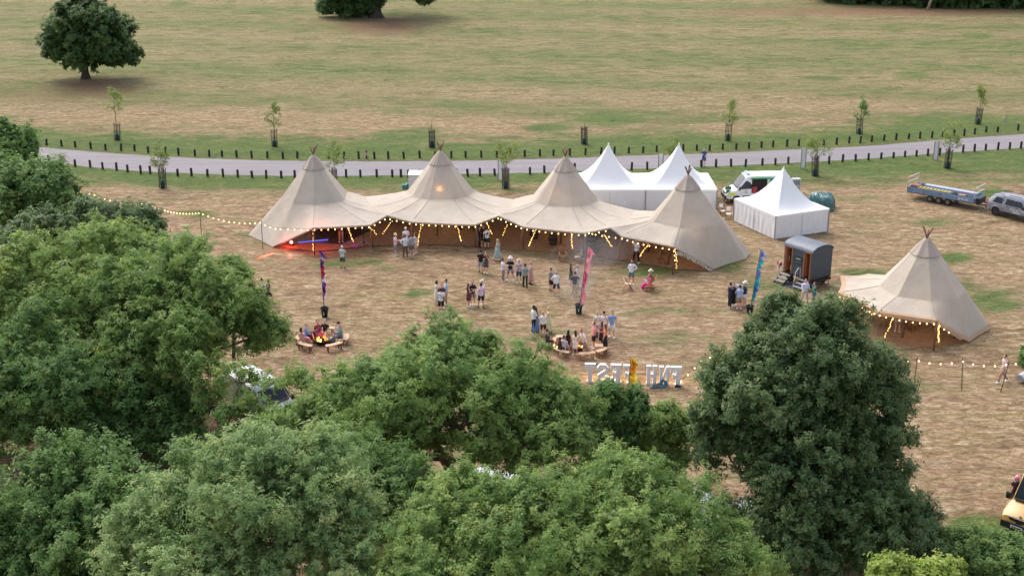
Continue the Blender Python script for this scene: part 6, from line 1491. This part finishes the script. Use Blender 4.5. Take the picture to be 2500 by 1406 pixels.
load('plank_stack', MB().box((.35, .45, .98), (tl_len * .78, .62, .42)), mat('plank_stack', rgb(158,166,186), .6, .1, 3, stretch=(.2, 6, 6)), 'long pale grey folded boards lying along the flatbed trailer', 'boards')
lad = empty('ladder', tc_, tang, 'yellow ladder with silver rungs lying on the flatbed trailer', 'ladder')
for y in (-.78, -.34): MB().bar((-hl + .8, y, 1.1), (.75, y + .12, 1.08), .09, .05).build('rail', cmat((214,190,50)), lad)
for k in range(9): MB().bar((-hl + 1.0 + .33 * k, -.78, 1.13), (-hl + 1.0 + .33 * k, -.32, 1.13), .05).build('rung', cmat((226,222,206)), lad)
load('wooden_box', MB().box((-hl + .45, -.2, .95), (.7, .8, .5)), cmat((150,112,104)), 'brown crate at the rear end of the flatbed trailer', 'crate')
load('sack', MB().ball((1.05, -.62, .95), (.32, .28, .26), 10, 7), cmat((40,62,72)), 'dark teal sack near the front of the flatbed trailer', 'sack')
load('cardboard_box', MB().box((1.75, -.55, .92), (.62, .5, .36)), cmat((150,120,104)), 'brown cardboard box at the front of the flatbed trailer', 'box')
# pickup
pk0 = at(2402, 527); pdir = at(2500, 541) - at(2432, 525); pdir = Vector((pdir.x, pdir.y, 0)).normalized(); pang = math.atan2(pdir.y, pdir.x) - R(3)
pd = Vector((math.cos(pang), math.sin(pang), 0)); pn = Vector((-pd.y, pd.x, 0))
pc = Vector((at(2403, 520).x, at(2403, 520).y, 0)) + pd * 2.65 + pn * .92
pk = empty('pickup', pc, pang, 'silver grey pickup with a hard top at the right edge of the photo', 'pickup truck')
PP = mat('pickup_paint', rgb(138,138,148), .3, .06, 2, metal=.25, spec=.6)
st = [(-2.6,.62,1.02,1.12,.80,.84,.7),(-2.52,.50,1.05,1.22,.88,.91,.72),(-2.1,.48,1.08,1.74,.92,.93,.66),(-1.2,.48,1.08,1.84,.92,.93,.68),(-.92,.46,1.08,1.84,.92,.93,.68),(.3,.44,1.08,1.84,.92,.93,.66),(.75,.44,1.08,1.74,.92,.93,.64),(1.3,.44,1.10,1.22,.92,.93,.74),(2.1,.46,.98,1.12,.90,.90,.7),(2.5,.5,.86,.98,.84,.82,.62),(2.62,.56,.72,.8,.74,.72,.55)]
o, _ = shell(st, PP, pk); autosmooth(o, 30)
for s in (-1, 1):
    for nm, pl in (('canopy_window', [(-1.98, 1.18), (-1.12, 1.14), (-1.12, 1.62), (-1.72, 1.64)]), ('rear_side_window', [(-.82, 1.15), (-.02, 1.15), (-.02, 1.62), (-.74, 1.64)]), ('front_side_window', [(.04, 1.15), (1.02, 1.15), (.62, 1.62), (.04, 1.62)])):
        MB().poly([(x, s * ((.945 if z < 1.3 else .80)), z) for x, z in pl]).build(nm, GLASS, pk)
    for x in (1.62, -1.6):
        wheel(pk, x, s * .94, .40, .25, mat('dark_rim', rgb(40,40,44), .4, .1))
        ar = MB(); ar.tube([(x + math.cos(a) * .47, s * .93, .40 + math.sin(a) * .47) for a in [R(q) for q in range(-5, 186, 19)]], (.05), 6, X=(0, 1, 0)); ar.build('wheel_arch', PP, pk, True)
    MB().tube([(-2.0, s * .6, 1.84), (-1.9, s * .6, 1.90), (-1.2, s * .6, 1.92), (-1.1, s * .6, 1.86)], .025, 6).build('roof_rail', BLKP, pk)
    MB().tube([(-.7, s * .62, 1.86), (-.6, s * .62, 1.93), (.4, s * .6, 1.92), (.5, s * .6, 1.86)], .025, 6).build('roof_rail', BLKP, pk)
    MB().box((-2.53, s * .82, 1.0), (.14, .16, .42)).build('tail_light', cmat((190,40,50)), pk)
    for x in (-.55, .35): MB().box((x, s * .95, 1.03), (.18, .03, .05)).build('door_handle', BLKP, pk)
    MB().box((.95, s * 1.05, 1.2), (.12, .2, .2)).build('mirror', BLKP, pk); MB().box((0, s * .95, .52), (2.3, .12, .05)).build('side_step', BLKP, pk)
MB().bar((-1.0, -.95, .62), (-1.02, -.78, 1.78), .02).build('door_gap', BLKP, pk)
MB().grid([[(.70 + .58 * t, y * (.63 + .09 * t), 1.77 - .50 * t) for y in (-1, 0, 1)] for t in (0, 1)]).build('windscreen', GLASS, pk)
MB().box((-2.62, 0, .58), (.18, 1.6, .2)).build('rear_bumper', BLKP, pk)
text_mesh('lettering', 'BLUE SKY TIPIS', .21, cmat((236,236,238)), pk, frame_mx((.42, -.955, .86), (1, 0, 0), (0, 0, 1)), .004)
marks('small_lettering', pk, (.35, -.958, .69), (1, 0, 0), [.18, .14, .2], .06, cmat((236,236,238)))
marks('small_lettering', pk, (.35, -.958, .60), (1, 0, 0), [.8], .018, cmat((236,236,238)))
marks('trailer_lettering', tr, (hl - 1.0, -hw_ - .032, .82), (1, 0, 0), [.26, .24, .3], .10, cmat((200,212,230)), .08)
marks('trailer_lettering', tr, (hl - .95, -hw_ - .032, .96), (1, 0, 0), [1.2], .035, cmat((180,196,222)))

# ------------------------------------------------------------------ shepherd's hut with two doors
a_, b_, c_ = at(1912, 661, .70), at(1979, 684, .70), at(2022, 678, .70)
ux = (b_ - a_); L1 = ux.length; ux.normalize(); uy = Vector((-ux.y, ux.x, 0)); W1 = 2.1
hut = empty('shepherd_hut', Vector((a_.x, a_.y, 0)), math.atan2(ux.y, ux.x), 'dark grey shepherd hut with curved tin roof and two open wooden doorways', 'hut')
HG = mat('hut_grey', rgb(76,84,92), .7, .08, 2, stretch=(14, 14, .2)); HW = mat('hut_pine', rgb(176,112,76), .6, .15, 4, stretch=(8, 8, .5)); HD = mat('hut_dark', rgb(60,40,34), .8, .2)
zb, ze = .70, 2.66
d1, d2 = (.10, .10 + .27 * L1), (L1 - .10 - .25 * L1, L1 - .10)
def wallbox(x0, x1, z0, z1, name='wall'): MB().box(((x0 + x1) / 2, .04, (z0 + z1) / 2), (x1 - x0, .08, z1 - z0)).build(name, HG, hut)
wallbox(d1[1], d2[0], zb, ze); wallbox(0, d1[0], zb, ze, 'corner_post'); wallbox(d2[1], L1, zb, ze, 'corner_post'); 
prof = [(W1 / 2 + math.cos(a) * (W1 / 2 + .0), ze + math.sin(a) * .40) for a in [math.pi * i / 12 for i in range(13)]]
for x in (0.0, L1 - .06):
    vs = [(x, 0.082, zb), (x, W1, zb)] + [(x, y if y > .082 else .082, z) for y, z in prof]; n = len(vs)
    MB().add(vs + [(q[0] + .06, q[1], q[2]) for q in vs], [tuple(range(n)), tuple(reversed(range(n, 2 * n)))] + [(k, (k + 1) % n, (k + 1) % n + n, k + n) for k in range(n)]).build('end_wall', HG, hut)
MB().box((L1 / 2, W1 - .04, (zb + ze) / 2), (L1 - .13, .08, ze - zb)).build('back_wall', HG, hut)
RG = mat('hut_tin', rgb(104,112,124), .5, .08, 3)
rr_ = []
for i in range(61):
    x = -.06 + (L1 + .12) * i / 60; k = .012 if i % 2 else -.012
    rr_.append([Vector((x, W1 / 2 + math.cos(a) * (W1 / 2 + .06 + k), ze + .0 + math.sin(a) * (.46 + k))) for a in [math.pi * (j / 14) for j in range(15)]])
MB().grid(rr_).build('roof', RG, hut, True, fix=False)
MB().box((L1 / 2, W1 / 2, zb - .05), (L1, W1, .1)).build('floor', HD, hut)
MB().box((L1 / 2, 1.1, (zb + ze) / 2), (L1 - .3, .04, ze - zb - .05)).build('partition', HW, hut); MB().box(((d1[1] + d2[0]) / 2, .6, (zb + ze) / 2), (.05, 1.0, ze - zb - .05)).build('partition', HW, hut)
for (x0, x1) in (d1, d2):
    for x in (x0 + .035, x1 - .035): MB().box((x, .03, (zb + ze) / 2), (.07, .12, ze - zb)).build('door_frame', HW, hut)
    MB().box(((x0 + x1) / 2, .03, ze - .04), (x1 - x0 - .15, .12, .08)).build('door_frame', HW, hut)
MB().box((d1[0] + .10, .38, (zb + ze) / 2), (.05, .62, ze - zb - .15)).build('door', HW, hut); MB().box((d2[0] + .12, .40, (zb + ze) / 2), (.05, .62, ze - zb - .15)).build('door', HW, hut)
MB().box((L1 * .52, -.015, 1.85), (.72, .03, .62)).build('sign', mat('hut_sign', rgb(46,60,54), .6, .1), hut)
marks('sign_text', hut, (L1 * .52, -.036, 1.96), (1, 0, 0), [.20, .18], .10, cmat((170,176,176)))
marks('sign_text', hut, (L1 * .52, -.036, 1.70), (1, 0, 0), [.5], .04, cmat((120,128,132)))
for (x0, x1) in (d1, d2):
    st_ = empty('steps', hut.location + ux * ((x0 + x1) / 2) + Vector((0, 0, 0)), math.atan2(ux.y, ux.x), 'grey metal steps with a white handrail at the %s doorway of the hut' % ('left' if x0 < 1 else 'right'), 'steps', 'metal steps of the hut')
    for k in range(3): MB().box((0, -.22 - .28 * k, .58 - .19 * k), (.86, .24, .05)).build('tread', mat('tread_grey', rgb(150,150,156), .6, .1), st_)
    for s in (-1, 1): MB().bar((s * .43, -.05, .62), (s * .43, -.95, .02), .05, .12).build('stringer', BLKP, st_)
    MB().tube([(-.46, -.1, .62), (-.46, -.15, 1.35), (-.46, -.35, 1.45), (-.46, -.62, 1.15), (-.46, -.78, .2)], .025, 6).build('handrail', cmat((228,228,230)), st_, True)
o = MB().box((L1 * .5, -.5, .03), (d2[0] - d1[1] + .1, 1.0, .02)).build('mat', cmat((58,52,72))); o.location = hut.location; o.rotation_euler = hut.rotation_euler; tag(o, 'dark purple mat on the grass between the two flights of steps', 'mat')
for x in (.6, L1 - .6):
    for y in (.12, W1 - .12): MB().tube([(x, y - .06, .3), (x, y + .06, .3)], .3, 14).build('wheel', BLKP, hut)
for y in (.3, W1 - .3): MB().tube([(L1 + .1, y, .0), (L1 + .1, y, 1.1)], .025, 5).build('jack_post', cmat((120,80,70)), hut)
MB().box((L1 + .12, 1.0, .55), (.2, 1.8, .14)).build('chassis', BLKP, hut)
r = empty('hand_sanitiser', at(1901, 672), 0, 'red box on a thin post at the left of the hut', 'dispenser'); MB().tube([(0, 0, 0), (0, 0, .8)], .02, 5).build('post', ALU, r); MB().box((0, 0, .9), (.3, .2, .28)).build('casing', cmat((176,50,60)), r)
pp = hut.location + ux * (d1[1] - .28) + uy * .35
def world_px(P):
    d = P.y * CP - (P.z - CAM_H) * SP; up = P.y * SP + (P.z - CAM_H) * CP; return 1250 + F_PX * P.x / d, 703 - F_PX * up / d
q = world_px(Vector((pp.x, pp.y, .72)))
person(q[0], q[1], 20, 'person in black with bare legs stepping into the left doorway of the hut', ((30,30,34), 'short'), ('mini', (30,30,34)), ('dark', 'short'), z0=.72, h=1.7, shoes=(40,40,44), group='people away from the party')
yq = at(2482, 1312) + Vector((.72, .69, 0)) * 2.6 + Vector((-.69, .72, 0)) * 1.45
yq = world_px(yq)
person(yq[0], yq[1], 200, 'person in a pink hat standing behind the yellow van', ((60,40,60), 'short'), ('trousers', (60,60,70)), ('dark', 'long'), woman=True, hat=('bucket', (226,150,200)), h=1.7, group='people away from the party')
r = empty('planter', at(2497, 932), R(30), 'shiny metal drum lying by a bush at the right edge', 'drum')
MB().tube([(-.35, 0, .28), (.45, .1, .34)], [.26, .26], 14).build('drum', mat('shiny_metal', rgb(196,196,204), .3, .3, 8, metal=.6), r)
tree('potted_bush', 'dark leafy bush at the right edge beside the metal drum', 'bush', (2512, 74), [(2512,900,18,22,0,1)], 'deep', 77, .04, .4, nb=8, clump=.3, leaf=(.12,.08), droop=0)

# ------------------------------------------------------------------ smoke drifting from the second fire
def smoke():
    c0, c1_ = f2 + Vector((0, 0, .6)), at(1500, 640) + Vector((0, 0, 2.2))
    mb = MB(); pts = [c0, c0 + Vector((-.1, 1.2, 1.0)), c0 + Vector((-.2, 5, 1.5)), c0 + Vector((.3, 11, 1.7)), c1_]
    o = None
    m = bpy.data.materials.new('wood_smoke'); m.use_nodes = True; nt = m.node_tree; N = nt.nodes; N.remove(N['Principled BSDF'])
    v = N.new('ShaderNodeVolumePrincipled'); v.inputs['Color'].default_value = (.82, .84, .90, 1)
    g = N.new('ShaderNodeNewGeometry'); nz = N.new('ShaderNodeTexNoise'); nz.inputs['Scale'].default_value = .45; nz.inputs['Detail'].default_value = 3; nt.links.new(g.outputs['Position'], nz.inputs[0])
    mr = N.new('ShaderNodeMapRange'); mr.inputs[1].default_value = .40; mr.inputs[2].default_value = .68; mr.inputs[3].default_value = 0; mr.inputs[4].default_value = .05; nt.links.new(nz.outputs[0], mr.inputs[0]); nt.links.new(mr.outputs[0], v.inputs['Density'])
    nt.links.new(v.outputs[0], N['Material Output'].inputs['Volume'])
    o = mb.tube(pts, [(.15, .15), (.5, .5), (1.1, .9), (2.2, 1.2), (3.2, 1.3)], 12).build('smoke', m, None, True)
    tag(o, 'thin grey wood smoke drifting from the second fire towards the tipis', 'smoke', None, 'stuff')
smoke()
